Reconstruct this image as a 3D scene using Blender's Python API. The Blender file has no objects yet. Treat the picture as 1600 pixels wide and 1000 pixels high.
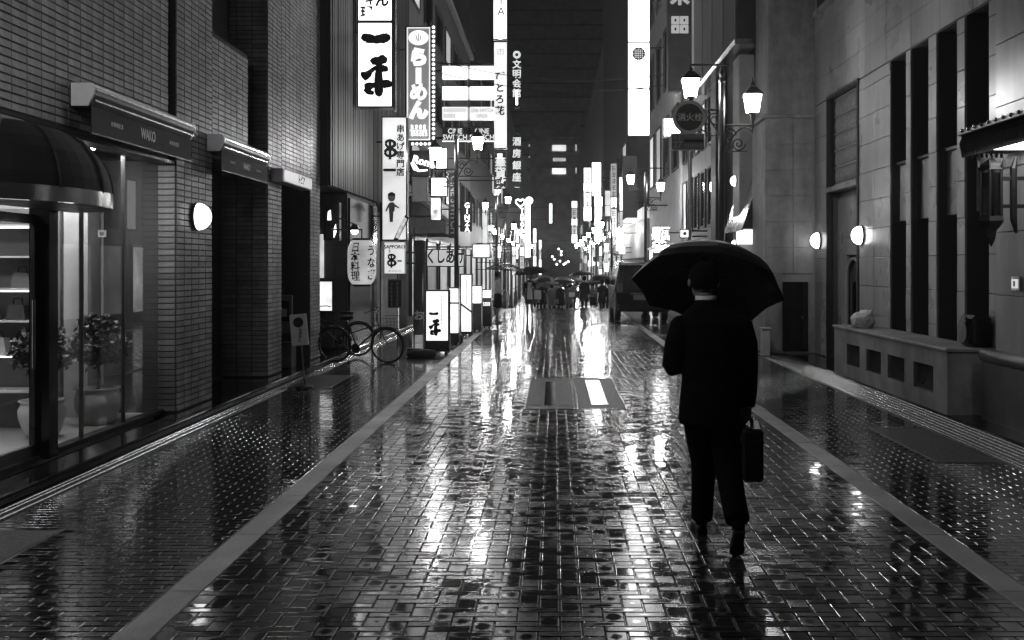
import bpy, bmesh, math, random
import numpy as np
from mathutils import Vector, Matrix
random.seed(7); rng = np.random.default_rng(7)
PI = math.pi; R = math.radians
scene = bpy.context.scene
COL = scene.collection

# ------------------------------------------------------------------ camera, night sky, exposure
H, F, VX, VY = 1.8, 1555.0, 866.0, 415.0            # eye height, focal length in px of a 1600 px frame, vanishing point
cam_d = bpy.data.cameras.new('camera'); cam = bpy.data.objects.new('camera', cam_d); COL.objects.link(cam)
cam.location = (0, 0, H); cam.rotation_euler = (R(90), 0, 0)
cam_d.sensor_width = 36.0; cam_d.lens = F / 1600 * 36
cam_d.shift_x = (800 - VX) / 1600; cam_d.shift_y = (VY - 500) / 1600
cam_d.clip_start = 0.1; cam_d.clip_end = 900
scene.camera = cam
world = bpy.data.worlds.new('World'); scene.world = world; world.use_nodes = True
wn = world.node_tree.nodes; wl = world.node_tree.links
sky = wn.new('ShaderNodeTexSky'); sky.sky_type = 'NISHITA'; sky.sun_disc = False
sky.sun_elevation = R(-4); sky.sun_rotation = R(180)
bw = wn.new('ShaderNodeRGBToBW'); wl.new(sky.outputs[0], bw.inputs[0])
wl.new(bw.outputs[0], wn['Background'].inputs[0]); wn['Background'].inputs[1].default_value = 0.1
scene.view_settings.view_transform = 'Standard'; scene.view_settings.look = 'None'
scene.view_settings.exposure = -0.65; scene.view_settings.gamma = 1.0; scene.view_settings.use_curve_mapping = False
scene.render.engine = 'CYCLES'
cy = scene.cycles
cy.use_denoising = True; cy.max_bounces = 6; cy.diffuse_bounces = 2; cy.glossy_bounces = 4; cy.transparent_max_bounces = 10
cy.transmission_bounces = 4; cy.caustics_reflective = False; cy.caustics_refractive = False
cy.sample_clamp_indirect = 4.0; cy.sample_clamp_direct = 0.0; cy.use_light_tree = True

# ------------------------------------------------------------------ helpers
def P(px, py, Y):            # the point of the place seen at that spot of the photograph, Y metres away
    return ((px - VX) * Y / F, Y, H + (VY - py) * Y / F)
def XA(px, Y): return (px - VX) * Y / F
def ZA(py, Y): return H + (VY - py) * Y / F
def YW(px, X): return F * X / (px - VX)
ORG = {}
def org(o): return ORG.get(o.name, Vector((0, 0, 0)))

class MB:
    def __init__(s): s.v = []; s.f = []
    def add(s, vs, fs):
        b = len(s.v); s.v.extend(vs); s.f.extend([tuple(i + b for i in f) for f in fs])
    def box(s, x0, x1, y0, y1, z0, z1):
        if x0 > x1: x0, x1 = x1, x0
        if y0 > y1: y0, y1 = y1, y0
        if z0 > z1: z0, z1 = z1, z0
        s.add([(x0,y0,z0),(x1,y0,z0),(x1,y1,z0),(x0,y1,z0),(x0,y0,z1),(x1,y0,z1),(x1,y1,z1),(x0,y1,z1)],
              [(0,3,2,1),(4,5,6,7),(0,1,5,4),(1,2,6,5),(2,3,7,6),(3,0,4,7)]); return s
    def cbox(s, x0, x1, y0, y1, z0, z1, c=0.01):           # box with all edges chamfered
        xs, ys, zs = sorted((x0, x1)), sorted((y0, y1)), sorted((z0, z1))
        c = min(c, (xs[1]-xs[0])*.4, (ys[1]-ys[0])*.4, (zs[1]-zs[0])*.4)
        bm = bmesh.new(); bmesh.ops.create_cube(bm, size=1)
        for v in bm.verts:
            v.co = Vector((xs[v.co.x > 0], ys[v.co.y > 0], zs[v.co.z > 0]))
        bmesh.ops.bevel(bm, geom=bm.edges[:], offset=c, segments=1, affect='EDGES')
        bm.verts.index_update()
        s.add([tuple(v.co) for v in bm.verts], [tuple(v.index for v in f.verts) for f in bm.faces]); bm.free(); return s
    def quad(s, a, b, c, d): s.add([a, b, c, d], [(0, 1, 2, 3)]); return s
    def tube(s, pts, r, n=8, caps=True):
        pts = [Vector(p) for p in pts]; k = len(pts)
        rs = list(r) if hasattr(r, '__len__') else [r] * k
        b = len(s.v); up = None
        for i, p in enumerate(pts):
            t = (pts[min(i+1, k-1)] - pts[max(i-1, 0)])
            if t.length < 1e-9: t = Vector((0, 0, 1))
            t.normalize()
            if up is None:
                up = Vector((0, 0, 1)) if abs(t.z) < .9 else Vector((0, 1, 0))
            a = t.cross(up)
            if a.length < 1e-6: a = t.cross(Vector((1, 0, 0)))
            a.normalize(); c = a.cross(t); c.normalize(); up = c
            for j in range(n):
                q = 2*PI*j/n; s.v.append(tuple(p + a*(math.cos(q)*rs[i]) + c*(math.sin(q)*rs[i])))
        for i in range(k-1):
            for j in range(n):
                j2 = (j+1) % n; s.f.append((b+i*n+j, b+i*n+j2, b+(i+1)*n+j2, b+(i+1)*n+j))
        if caps:
            s.f.append(tuple(b+j for j in range(n))[::-1]); s.f.append(tuple(b+(k-1)*n+j for j in range(n)))
        return s
    def lathe(s, prof, cx=0, cy=0, n=24, a0=0, a1=2*PI):   # prof: (r, z)
        b = len(s.v); full = abs(a1-a0-2*PI) < 1e-6; m = n if full else n+1
        for r, z in prof:
            for j in range(m):
                q = a0 + (a1-a0)*j/n; s.v.append((cx+r*math.cos(q), cy+r*math.sin(q), z))
        for i in range(len(prof)-1):
            for j in range(n):
                j2 = (j+1) % m
                s.f.append((b+i*m+j, b+i*m+j2, b+(i+1)*m+j2, b+(i+1)*m+j))
        return s
    def rings(s, rs, n=16, caps=True):                     # rs: (cx,cy,z,rx,ry)
        b = len(s.v)
        for cx, cy_, z, rx, ry in rs:
            for j in range(n):
                q = 2*PI*j/n; s.v.append((cx+rx*math.cos(q), cy_+ry*math.sin(q), z))
        for i in range(len(rs)-1):
            for j in range(n):
                j2 = (j+1) % n; s.f.append((b+i*n+j, b+i*n+j2, b+(i+1)*n+j2, b+(i+1)*n+j))
        if caps:
            s.f.append(tuple(b+j for j in range(n))[::-1]); s.f.append(tuple(b+(len(rs)-1)*n+j for j in range(n)))
        return s
    def sphere(s, c, r, n=12, m=8, sx=1, sy=1, sz=1, half=None):
        b = len(s.v)
        for i in range(m+1):
            t = PI*i/m
            for j in range(n):
                q = 2*PI*j/n
                s.v.append((c[0]+r*sx*math.sin(t)*math.cos(q), c[1]+r*sy*math.sin(t)*math.sin(q), c[2]+r*sz*math.cos(t)))
        for i in range(m):
            for j in range(n):
                j2 = (j+1) % n; s.f.append((b+i*n+j, b+(i+1)*n+j, b+(i+1)*n+j2, b+i*n+j2))
        return s
    def prism(s, poly, axis, a, b_):                       # polygon extruded along an axis; poly in the two other axes
        n = len(poly)
        def mk(p, t): return {'x': (t, p[0], p[1]), 'y': (p[0], t, p[1]), 'z': (p[0], p[1], t)}[axis]
        s.add([mk(p, a) for p in poly] + [mk(p, b_) for p in poly],
              [tuple(range(n)), tuple(range(2*n-1, n-1, -1))] + [(i, i+n, (i+1) % n + n, (i+1) % n) for i in range(n)]); return s
    def xform(s, M, start=0):
        for i in range(start, len(s.v)): s.v[i] = tuple(M @ Vector(s.v[i]))
        return s
    def mesh(s, name, o=Vector((0, 0, 0)), smooth=False, fix=True):
        me = bpy.data.meshes.new(name)
        ox, oy, oz = o
        me.from_pydata([(x-ox, y-oy, z-oz) for x, y, z in s.v], [], s.f)
        if fix:
            bm = bmesh.new(); bm.from_mesh(me); bmesh.ops.recalc_face_normals(bm, faces=bm.faces[:]); bm.to_mesh(me); bm.free()
        if smooth: me.shade_smooth() if hasattr(me, 'shade_smooth') else me.polygons.foreach_set('use_smooth', [True]*len(me.polygons))
        me.update(); return me
    def build(s, name, mat, parent=None, smooth=False, kind=None, label=None, fix=True, origin=None):
        o = org(parent) if parent else Vector(origin or (0, 0, 0))
        me = s.mesh(name, o, smooth, fix)
        if mat: me.materials.append(mat)
        ob = bpy.data.objects.new(name, me); COL.objects.link(ob)
        if parent: ob.parent = parent
        else: ob.location = o
        ORG[ob.name] = Vector(o)
        if kind: ob['kind'] = kind
        if label: ob['label'] = label
        return ob

def thing(name, label, cat, loc=(0, 0, 0), group=None):
    o = bpy.data.objects.new(name, None); COL.objects.link(o); o.location = loc; o.empty_display_size = .1
    o['label'] = label; o['category'] = cat
    if group: o['group'] = group
    ORG[o.name] = Vector(loc); return o
def tag(o, label, cat, group=None):
    o['label'] = label; o['category'] = cat
    if group: o['group'] = group
    return o
def copy_tree(o, loc=None, rz=None, label=None, parent=None, scale=None):
    c = o.copy(); COL.objects.link(c); ORG[c.name] = Vector(loc) if loc is not None else org(o)
    if parent: c.parent = parent
    if loc is not None: c.location = loc
    if rz is not None: c.rotation_euler = (0, 0, rz)
    if scale is not None: c.scale = (scale,)*3
    if label: c['label'] = label
    for ch in list(o.children): copy_tree(ch, parent=c)
    return c
def copy_part(o, parent, loc):                           # the same mesh again at another place
    c = bpy.data.objects.new(o.name.split('.')[0], o.data); COL.objects.link(c); c.parent = parent; c.location = loc; return c

# ------------------------------------------------------------------ materials
def mat(name, col=.2, rough=.5, metal=0., spec=.5, nscale=0, namt=.3, bump=0., bscale=None, island=0., rvar=0., coat=0., stretch=None, stain=0., rscale=None):
    m = bpy.data.materials.new(name); m.use_nodes = True; nt = m.node_tree; N = nt.nodes; L = nt.links
    b = N['Principled BSDF']
    b.inputs['Base Color'].default_value = (col, col, col, 1); b.inputs['Roughness'].default_value = rough
    b.inputs['Metallic'].default_value = metal; b.inputs['Specular IOR Level'].default_value = spec
    if coat: b.inputs['Coat Weight'].default_value = coat; b.inputs['Coat Roughness'].default_value = .08
    val = None
    if nscale or bump or rvar or stain:
        tc = N.new('ShaderNodeTexCoord'); src = tc.outputs['Object']
        if stretch:
            mp = N.new('ShaderNodeMapping'); mp.inputs['Scale'].default_value = stretch; L.new(src, mp.inputs[0]); src = mp.outputs[0]
    if nscale:
        n1 = N.new('ShaderNodeTexNoise'); n1.inputs['Scale'].default_value = nscale; n1.inputs['Detail'].default_value = 6; n1.inputs['Roughness'].default_value = .65
        L.new(src, n1.inputs['Vector'])
        mr = N.new('ShaderNodeMapRange'); mr.inputs['From Min'].default_value = .3; mr.inputs['From Max'].default_value = .7
        mr.inputs['To Min'].default_value = col*(1-namt); mr.inputs['To Max'].default_value = col*(1+namt)
        L.new(n1.outputs['Fac'], mr.inputs['Value']); val = mr.outputs[0]
    if island:
        g = N.new('ShaderNodeNewGeometry'); mi = N.new('ShaderNodeMapRange')
        mi.inputs['To Min'].default_value = 1-island; mi.inputs['To Max'].default_value = 1+island
        oi = N.new('ShaderNodeObjectInfo'); sm = N.new('ShaderNodeMath'); fc = N.new('ShaderNodeMath'); fc.operation = 'FRACT'
        L.new(g.outputs['Random Per Island'], sm.inputs[0]); L.new(oi.outputs['Random'], sm.inputs[1]); L.new(sm.outputs[0], fc.inputs[0])
        L.new(fc.outputs[0], mi.inputs['Value'])
        mu = N.new('ShaderNodeMath'); mu.operation = 'MULTIPLY'
        if val is not None: L.new(val, mu.inputs[0])
        else: mu.inputs[0].default_value = col
        L.new(mi.outputs[0], mu.inputs[1]); val = mu.outputs[0]
    if stain:                                          # broad weather stains that run down the surface
        ms_ = N.new('ShaderNodeMapping'); ms_.inputs['Scale'].default_value = (1.3, 1.3, .22); L.new(src, ms_.inputs[0])
        ns = N.new('ShaderNodeTexNoise'); ns.inputs['Scale'].default_value = 1.1; ns.inputs['Detail'].default_value = 7; ns.inputs['Roughness'].default_value = .62
        L.new(ms_.outputs[0], ns.inputs['Vector'])
        mt_ = N.new('ShaderNodeMapRange'); mt_.inputs['From Min'].default_value = .36; mt_.inputs['From Max'].default_value = .64
        mt_.inputs['To Min'].default_value = 1-stain; mt_.inputs['To Max'].default_value = 1+stain*.5
        L.new(ns.outputs['Fac'], mt_.inputs['Value'])
        mw = N.new('ShaderNodeMath'); mw.operation = 'MULTIPLY'
        if val is not None: L.new(val, mw.inputs[0])
        else: mw.inputs[0].default_value = col
        L.new(mt_.outputs[0], mw.inputs[1]); val = mw.outputs[0]
    if val is not None: L.new(val, b.inputs['Base Color'])
    if rvar:
        n2 = N.new('ShaderNodeTexNoise'); n2.inputs['Scale'].default_value = rscale or (nscale or 5)*.37; n2.inputs['Detail'].default_value = 5
        L.new(src, n2.inputs['Vector'])
        mr2 = N.new('ShaderNodeMapRange'); mr2.inputs['From Min'].default_value = .32; mr2.inputs['From Max'].default_value = .68
        mr2.inputs['To Min'].default_value = max(.02, rough-rvar); mr2.inputs['To Max'].default_value = rough+rvar
        L.new(n2.outputs['Fac'], mr2.inputs['Value']); L.new(mr2.outputs[0], b.inputs['Roughness'])
    if bump:
        n3 = N.new('ShaderNodeTexNoise'); n3.inputs['Scale'].default_value = bscale or 40; n3.inputs['Detail'].default_value = 4
        L.new(src, n3.inputs['Vector'])
        bp = N.new('ShaderNodeBump'); bp.inputs['Strength'].default_value = bump; bp.inputs['Distance'].default_value = .01
        L.new(n3.outputs['Fac'], bp.inputs['Height']); L.new(bp.outputs[0], b.inputs['Normal'])
        if coat: L.new(bp.outputs[0], b.inputs['Coat Normal'])
    return m
_em = {}
def emi(st, var=0., scale=3):
    key = (round(st, 3), var)
    if key in _em: return _em[key]
    m = bpy.data.materials.new('lit_%s' % str(st).replace('.', '_')); m.use_nodes = True; nt = m.node_tree
    b = nt.nodes['Principled BSDF']; b.inputs['Base Color'].default_value = (.6, .6, .6, 1); b.inputs['Roughness'].default_value = .3
    b.inputs['Emission Color'].default_value = (1, 1, 1, 1); b.inputs['Emission Strength'].default_value = st
    if var:
        tc = nt.nodes.new('ShaderNodeTexCoord'); n = nt.nodes.new('ShaderNodeTexNoise'); n.inputs['Scale'].default_value = scale
        nt.links.new(tc.outputs['Object'], n.inputs['Vector'])
        mr = nt.nodes.new('ShaderNodeMapRange'); mr.inputs['From Min'].default_value = .3; mr.inputs['From Max'].default_value = .7
        mr.inputs['To Min'].default_value = st*(1-var); mr.inputs['To Max'].default_value = st*(1+var)
        nt.links.new(n.outputs['Fac'], mr.inputs['Value']); nt.links.new(mr.outputs[0], b.inputs['Emission Strength'])
    _em[key] = m; return m
def glass_mat(name, tint=.9, rough=.0, ior=1.45, film=None):
    m = bpy.data.materials.new(name); m.use_nodes = True; nt = m.node_tree; N = nt.nodes; L = nt.links
    N.remove(N['Principled BSDF'])
    t = N.new('ShaderNodeBsdfTransparent'); t.inputs[0].default_value = (tint, tint, tint, 1)
    g = N.new('ShaderNodeBsdfGlossy'); g.inputs['Roughness'].default_value = rough
    fr = N.new('ShaderNodeFresnel'); ge = N.new('ShaderNodeNewGeometry'); mi = N.new('ShaderNodeMapRange')   # same mirror strength from both sides of the pane
    mi.inputs['To Min'].default_value = ior; mi.inputs['To Max'].default_value = 1/ior
    L.new(ge.outputs['Backfacing'], mi.inputs['Value']); L.new(mi.outputs[0], fr.inputs[0])
    mx = N.new('ShaderNodeMixShader'); L.new(fr.outputs[0], mx.inputs[0]); L.new(t.outputs[0], mx.inputs[1]); L.new(g.outputs[0], mx.inputs[2])
    L.new(mx.outputs[0], N['Material Output'].inputs[0]); return m

M = dict(
    road=mat('wet_road_bed', .02, .1, nscale=9, namt=.5, bump=.06, bscale=20),
    granite=mat('wet_granite_strip', .30, .42, nscale=120, namt=.35, bump=.25, bscale=160, rvar=.12, rscale=2, island=.18, stain=.3),
    plate=mat('wet_cover_plate', .05, .45, spec=.15, nscale=90, namt=.4, bump=.3, bscale=140, rvar=.1),
    steel_wet=mat('wet_steel_rib', .25, .2, metal=.9, nscale=30, namt=.3, bump=.2, bscale=40),
    brick=mat('glazed_wall_tile', .19, .42, nscale=14, namt=.22, bump=.18, bscale=50, island=.26, rvar=.08, stain=.5),
    mortar=mat('dark_mortar', .035, .85, nscale=40, namt=.3),
    stone=mat('polished_stone_cladding', .29, .3, nscale=2.5, namt=.08, bump=.02, bscale=30, island=.07, rvar=.06, spec=.5, stain=.4),
    stone_dark=mat('wet_dark_stone', .07, .35, nscale=5, namt=.3, bump=.1, bscale=40, stain=.4),
    stone_rough=mat('concrete_render', .24, .6, nscale=4, namt=.25, bump=.15, bscale=50, stain=.4),
    stone_joint=mat('stone_joint', .05, .8),
    end_white=mat('white_enamel_cap', .85, .35, nscale=9, namt=.06),
    dark=mat('dark_painted_metal', .02, .35, nscale=12, namt=.3, rvar=.08),
    iron=mat('black_iron', .015, .32, nscale=20, namt=.3, spec=.6),
    awning_black=mat('black_awning_cloth', .008, .7, nscale=30, namt=.3, bump=.2, bscale=150, spec=.2),
    black=mat('black_gloss', .008, .12, nscale=5, namt=.3),
    void=mat('dark_glass_pane', .006, .08, nscale=3, namt=.3, spec=.6),
    fabric=mat('dark_awning_fabric', .035, .75, nscale=30, namt=.25, bump=.2, bscale=200),
    white=mat('white_painted_metal', .7, .4, nscale=9, namt=.08),
    pale=mat('pale_wall', .42, .6, nscale=5, namt=.12),
    chrome=mat('brushed_metal', .5, .22, metal=1., nscale=12, namt=.2),
    suit=mat('black_wool_suit', .004, .9, nscale=60, namt=.3, bump=.2, bscale=260, spec=.08),
    cloth_mid=mat('grey_cloth', .07, .85, nscale=30, namt=.25, bump=.2, bscale=150),
    cloth_pale=mat('pale_cloth', .55, .8, nscale=30, namt=.15, bump=.2, bscale=150),
    umb_black=mat('black_umbrella_cloth', .004, .5, nscale=40, namt=.3, spec=.25),
    umb_mid=mat('grey_umbrella_cloth', .06, .5, nscale=25, namt=.3),
    skin=mat('skin', .16, .6, spec=.3, nscale=30, namt=.12),
    hair=mat('black_hair', .004, .8, spec=.05, nscale=80, namt=.4, bump=.3, bscale=120),
    leather=mat('black_leather', .006, .5, spec=.3, nscale=40, namt=.3, bump=.3, bscale=160),
    rubber=mat('black_rubber', .012, .6),
    carpaint=mat('black_car_paint', .005, .22, nscale=6, namt=.2, spec=.25),
    leaf=mat('topiary_leaf', .04, .45, nscale=20, namt=.4, island=.5),
    bark=mat('bark', .12, .8, nscale=30, namt=.3, bump=.4, bscale=60),
    ceramic=mat('pale_ceramic', .62, .3, nscale=4, namt=.08),
    timber=mat('dark_timber_slat', .008, .6, nscale=8, namt=.4, bump=.2, bscale=60, island=.35, stretch=(1, 1, .1)),
    facade_mid=mat('grey_facade', .16, .6, nscale=2.2, namt=.25, bump=.1, bscale=20),
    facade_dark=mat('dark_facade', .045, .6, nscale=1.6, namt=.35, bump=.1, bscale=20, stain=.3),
    facade_pale=mat('pale_facade', .34, .6, nscale=2, namt=.18, bump=.1, bscale=20),
    facade_gloss=mat('glossy_facade_panel', .05, .6, nscale=1, namt=.15, spec=.03),
    tower=mat('tower_concrete', .22, .75, nscale=.6, namt=.35),
    grey_face=mat('grey_sign_face', .25, .5, nscale=6, namt=.1),
    floor_in=mat('shop_floor', .4, .3, nscale=4, namt=.15),
    roof_tile=mat('glazed_roof_tile', .22, .25, nscale=12, namt=.3, island=.3, spec=.6),
    ink=mat('black_ink', .006, .5), cable=mat('cable', .01, .5),
    plastic_white=mat('white_plastic_bag', .7, .35, nscale=8, namt=.15, bump=.6, bscale=9),
)
def wet_stone(name, col, rough, smooth, lo, hi_):
    """wet paving: a rough damp face whose worn middle holds a smooth film of water on many of the stones"""
    m = mat(name, col, rough, nscale=24, namt=.45, bump=.02, bscale=30, island=.5, spec=.8); nt = m.node_tree; N = nt.nodes; L = nt.links; b = N['Principled BSDF']
    uv = N.new('ShaderNodeUVMap'); tc = N.new('ShaderNodeTexCoord'); n = N.new('ShaderNodeTexNoise'); n.inputs['Scale'].default_value = 26; n.inputs['Detail'].default_value = 4
    L.new(tc.outputs['Object'], n.inputs['Vector'])
    vs = N.new('ShaderNodeVectorMath'); vs.operation = 'SUBTRACT'; vs.inputs[1].default_value = (.5, .5, 0); L.new(uv.outputs[0], vs.inputs[0])
    vl = N.new('ShaderNodeVectorMath'); vl.operation = 'LENGTH'; L.new(vs.outputs[0], vl.inputs[0])
    ad = N.new('ShaderNodeMath'); ad.operation = 'MULTIPLY_ADD'; ad.inputs[1].default_value = .42; L.new(n.outputs['Fac'], ad.inputs[0]); L.new(vl.outputs['Value'], ad.inputs[2])
    g = N.new('ShaderNodeNewGeometry'); oi = N.new('ShaderNodeObjectInfo'); sm = N.new('ShaderNodeMath'); fc = N.new('ShaderNodeMath'); fc.operation = 'FRACT'
    L.new(g.outputs['Random Per Island'], sm.inputs[0]); L.new(oi.outputs['Random'], sm.inputs[1]); L.new(sm.outputs[0], fc.inputs[0]); th = N.new('ShaderNodeMapRange'); th.inputs['To Min'].default_value = lo+.21; th.inputs['To Max'].default_value = hi_+.21; L.new(fc.outputs[0], th.inputs['Value'])
    df = N.new('ShaderNodeMath'); df.operation = 'SUBTRACT'; L.new(ad.outputs[0], df.inputs[0]); L.new(th.outputs[0], df.inputs[1])
    mr = N.new('ShaderNodeMapRange'); mr.interpolation_type = 'SMOOTHSTEP'; mr.inputs['From Min'].default_value = -.06; mr.inputs['From Max'].default_value = .08; mr.inputs['To Min'].default_value = smooth; mr.inputs['To Max'].default_value = rough
    L.new(df.outputs[0], mr.inputs['Value'])
    n2 = N.new('ShaderNodeTexNoise'); n2.inputs['Scale'].default_value = 1.4; n2.inputs['Detail'].default_value = 5; L.new(tc.outputs['Object'], n2.inputs['Vector'])
    m2 = N.new('ShaderNodeMapRange'); m2.inputs['From Min'].default_value = .35; m2.inputs['From Max'].default_value = .65; m2.inputs['To Min'].default_value = .7; m2.inputs['To Max'].default_value = 1.35; L.new(n2.outputs['Fac'], m2.inputs['Value'])
    mu = N.new('ShaderNodeMath'); mu.operation = 'MULTIPLY'; L.new(mr.outputs[0], mu.inputs[0]); L.new(m2.outputs[0], mu.inputs[1]); ab = N.new('ShaderNodeVectorMath'); ab.operation = 'ABSOLUTE'; L.new(vs.outputs[0], ab.inputs[0]); sx = N.new('ShaderNodeSeparateXYZ'); L.new(ab.outputs[0], sx.inputs[0])
    mxx = N.new('ShaderNodeMath'); mxx.operation = 'MAXIMUM'; L.new(sx.outputs[0], mxx.inputs[0]); L.new(sx.outputs[1], mxx.inputs[1])   # water beads along the rounded edges
    eg = N.new('ShaderNodeMapRange'); eg.inputs['From Min'].default_value = .41; eg.inputs['From Max'].default_value = .46; eg.inputs['To Min'].default_value = 1; eg.inputs['To Max'].default_value = .4; L.new(mxx.outputs[0], eg.inputs['Value'])
    m3 = N.new('ShaderNodeMath'); m3.operation = 'MULTIPLY'; L.new(mu.outputs[0], m3.inputs[0]); L.new(eg.outputs[0], m3.inputs[1]); L.new(m3.outputs[0], b.inputs['Roughness'])
    return m
M['paver'] = wet_stone('wet_paver', .028, .185, .05, -.1, .62)
M['brick_paver'] = wet_stone('wet_pavement_brick', .014, .16, .07, .0, .6)
M['glass'] = glass_mat('shop_glass', .95, .0, 1.3)
M['grille'] = mat('worn_grille_metal', .3, .4, metal=.6, nscale=30, namt=.3)
M['umb_clear'] = glass_mat('clear_umbrella_vinyl', .75, .15, 1.8)
INK = M['ink']

# ------------------------------------------------------------------ lettering
TXT = []
ROT = {'-y': Matrix.Rotation(PI/2, 4, 'X'), '+x': Matrix.Rotation(PI/2, 4, 'Z') @ Matrix.Rotation(PI/2, 4, 'X'),
       '-x': Matrix.Rotation(-PI/2, 4, 'Z') @ Matrix.Rotation(PI/2, 4, 'X')}
def text(s, size, m, parent, loc, face='-y', bold=0., vert=False, sx=1., sz=1., line=.98, roll=0., name='lettering'):
    cu = bpy.data.curves.new('lettering_curve', 'FONT'); cu.body = '\n'.join(s) if vert else s
    cu.size = size; cu.align_x = 'CENTER'; cu.align_y = 'CENTER'; cu.offset = bold*size; cu.extrude = .002; cu.resolution_u = 3
    cu.space_line = line
    ob = bpy.data.objects.new('lettering_tmp', cu); COL.objects.link(ob)
    Mx = Matrix.Translation(Vector(loc)) @ ROT[face] @ Matrix.Rotation(roll, 4, 'Z') @ Matrix.Diagonal((sx, sz, 1, 1))
    TXT.append((ob, Mx, m, parent, name))
def finish_text():
    dg = bpy.context.evaluated_depsgraph_get(); dg.update()
    for ob, Mx, m, parent, name in TXT:
        me = bpy.data.meshes.new_from_object(ob.evaluated_get(dg)); me.name = name
        me.transform(Matrix.Translation(-org(parent)) @ Mx)
        me.materials.clear(); me.materials.append(m)
        o = bpy.data.objects.new(name, me); COL.objects.link(o); o.parent = parent
    for ob, *_ in TXT:
        d = ob.data; bpy.data.objects.remove(ob); bpy.data.curves.remove(d)

# brush strokes: every stroke a list of (x, z, width) in a unit square; flat ink with ragged edges
BR = {
 'one': [[(.04,.45,.10),(.12,.56,.24),(.3,.55,.24),(.5,.5,.2),(.7,.55,.24),(.88,.55,.26),(.97,.42,.12)]],
 'hira': [[(.36,.86,.1),(.45,.90,.16),(.62,.92,.17),(.76,.93,.2),(.8,.84,.08)],
          [(.03,.50,.06),(.08,.52,.19),(.22,.56,.16),(.36,.66,.09),(.5,.73,.09),(.66,.74,.12),(.84,.70,.14),(.88,.64,.06)],
          [(.64,.9,.12),(.62,.6,.15),(.62,.3,.17),(.62,.12,.18),(.56,.03,.08)],
          [(.12,.26,.1),(.25,.27,.15),(.5,.31,.1),(.75,.34,.13),(.93,.31,.2),(.97,.24,.08)],
          [(.14,.22,.1),(.3,.13,.12),(.46,.1,.06)]],
 'kushi': [[(.5,.99,.1),(.5,.5,.11),(.5,.02,.12)],
           [(.12,.78,.1),(.3,.9,.12),(.7,.9,.12),(.9,.76,.14),(.7,.63,.11),(.3,.63,.1),(.12,.78,.1)],
           [(.06,.36,.12),(.28,.5,.13),(.74,.5,.13),(.96,.34,.16),(.72,.2,.12),(.28,.2,.11),(.06,.36,.12)]],
}
def smooth_stroke(st, k=6):
    out = []; n = len(st)
    for i in range(n-1):
        p0, p1, p2, p3 = st[max(i-1, 0)], st[i], st[i+1], st[min(i+2, n-1)]
        for j in range(k):
            t = j/k
            out.append(tuple(.5*((2*p1[c]) + (-p0[c]+p2[c])*t + (2*p0[c]-5*p1[c]+4*p2[c]-p3[c])*t*t + (-p0[c]+3*p1[c]-3*p2[c]+p3[c])*t**3) for c in range(3)))
    out.append(st[-1]); return out
def brush(key, x, z, w, h, y, parent, m=None, wk=1., face='-y', name='brush_character'):
    mb = MB(); rr = random.Random(len(key)*7)
    for si, st in enumerate(BR[key]):
        ps = smooth_stroke(st); yy = y - .0006*si; L_, R_ = [], []
        for i, p in enumerate(ps):
            a, c = ps[max(i-1, 0)], ps[min(i+1, len(ps)-1)]
            dx, dz = (c[0]-a[0])*w, (c[1]-a[1])*h; l = math.hypot(dx, dz) or 1
            hw = max(p[2], .03)*wk*.5*(w+h)*.5*(1+rr.uniform(-.1, .1))
            nx, nz = -dz/l*hw, dx/l*hw
            L_.append((x+p[0]*w+nx, yy, z+p[1]*h+nz)); R_.append((x+p[0]*w-nx, yy, z+p[1]*h-nz))
        n = len(ps); mb.add(L_+R_, [(i, i+1, n+i+1, n+i) for i in range(n-1)])
    if face == '+x':                                   # x above is Y, y is X
        mb.v = [(-b, a, c) for a, b, c in mb.v]
    return mb.build(name, m or INK, parent)

# ------------------------------------------------------------------ lit sign boxes
def sign_box(name, label, cat, x0, x1, z0, z1, Y, face, depth=.22, border=.03, frame=None, wall_x=None, splits=(), group=None, face_st=None, back=True):
    t = thing(name, label, cat, ((x0+x1)/2, Y+depth/2, z0), group)
    MB().cbox(x0, x1, Y, Y+depth, z0, z1, .012).build('case', frame or M['dark'], t)
    cuts = [z0+border] + [s for s in splits] + [z1-border]
    for i in range(len(cuts)-1):
        a = cuts[i] + (.03 if i else 0); b = cuts[i+1] - (.03 if i < len(cuts)-2 else 0)
        MB().cbox(x0+border, x1-border, Y-.012, Y-.001, a, b, .004).build('face', face[i] if isinstance(face, (list, tuple)) else face, t)
    if back: MB().box(x0+border, x1-border, Y+depth+.001, Y+depth+.01, z0+border, z1-border).build('rear_face', face[0] if isinstance(face, (list, tuple)) else face, t)
    if wall_x is not None:
        xe = x0 if wall_x < x0 else x1
        for q in (.2, .8):
            zz = z0+(z1-z0)*q
            MB().tube([(xe, Y+depth/2, zz), (wall_x, Y+depth/2, zz)], .025, 6).build('bracket', M['iron'], t)
    return t
def sign_px(name, label, cat, px0, px1, py0, py1, Y, face, **k):
    return sign_box(name, label, cat, XA(px0, Y), XA(px1, Y), ZA(py1, Y), ZA(py0, Y), Y, face, **k)
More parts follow.
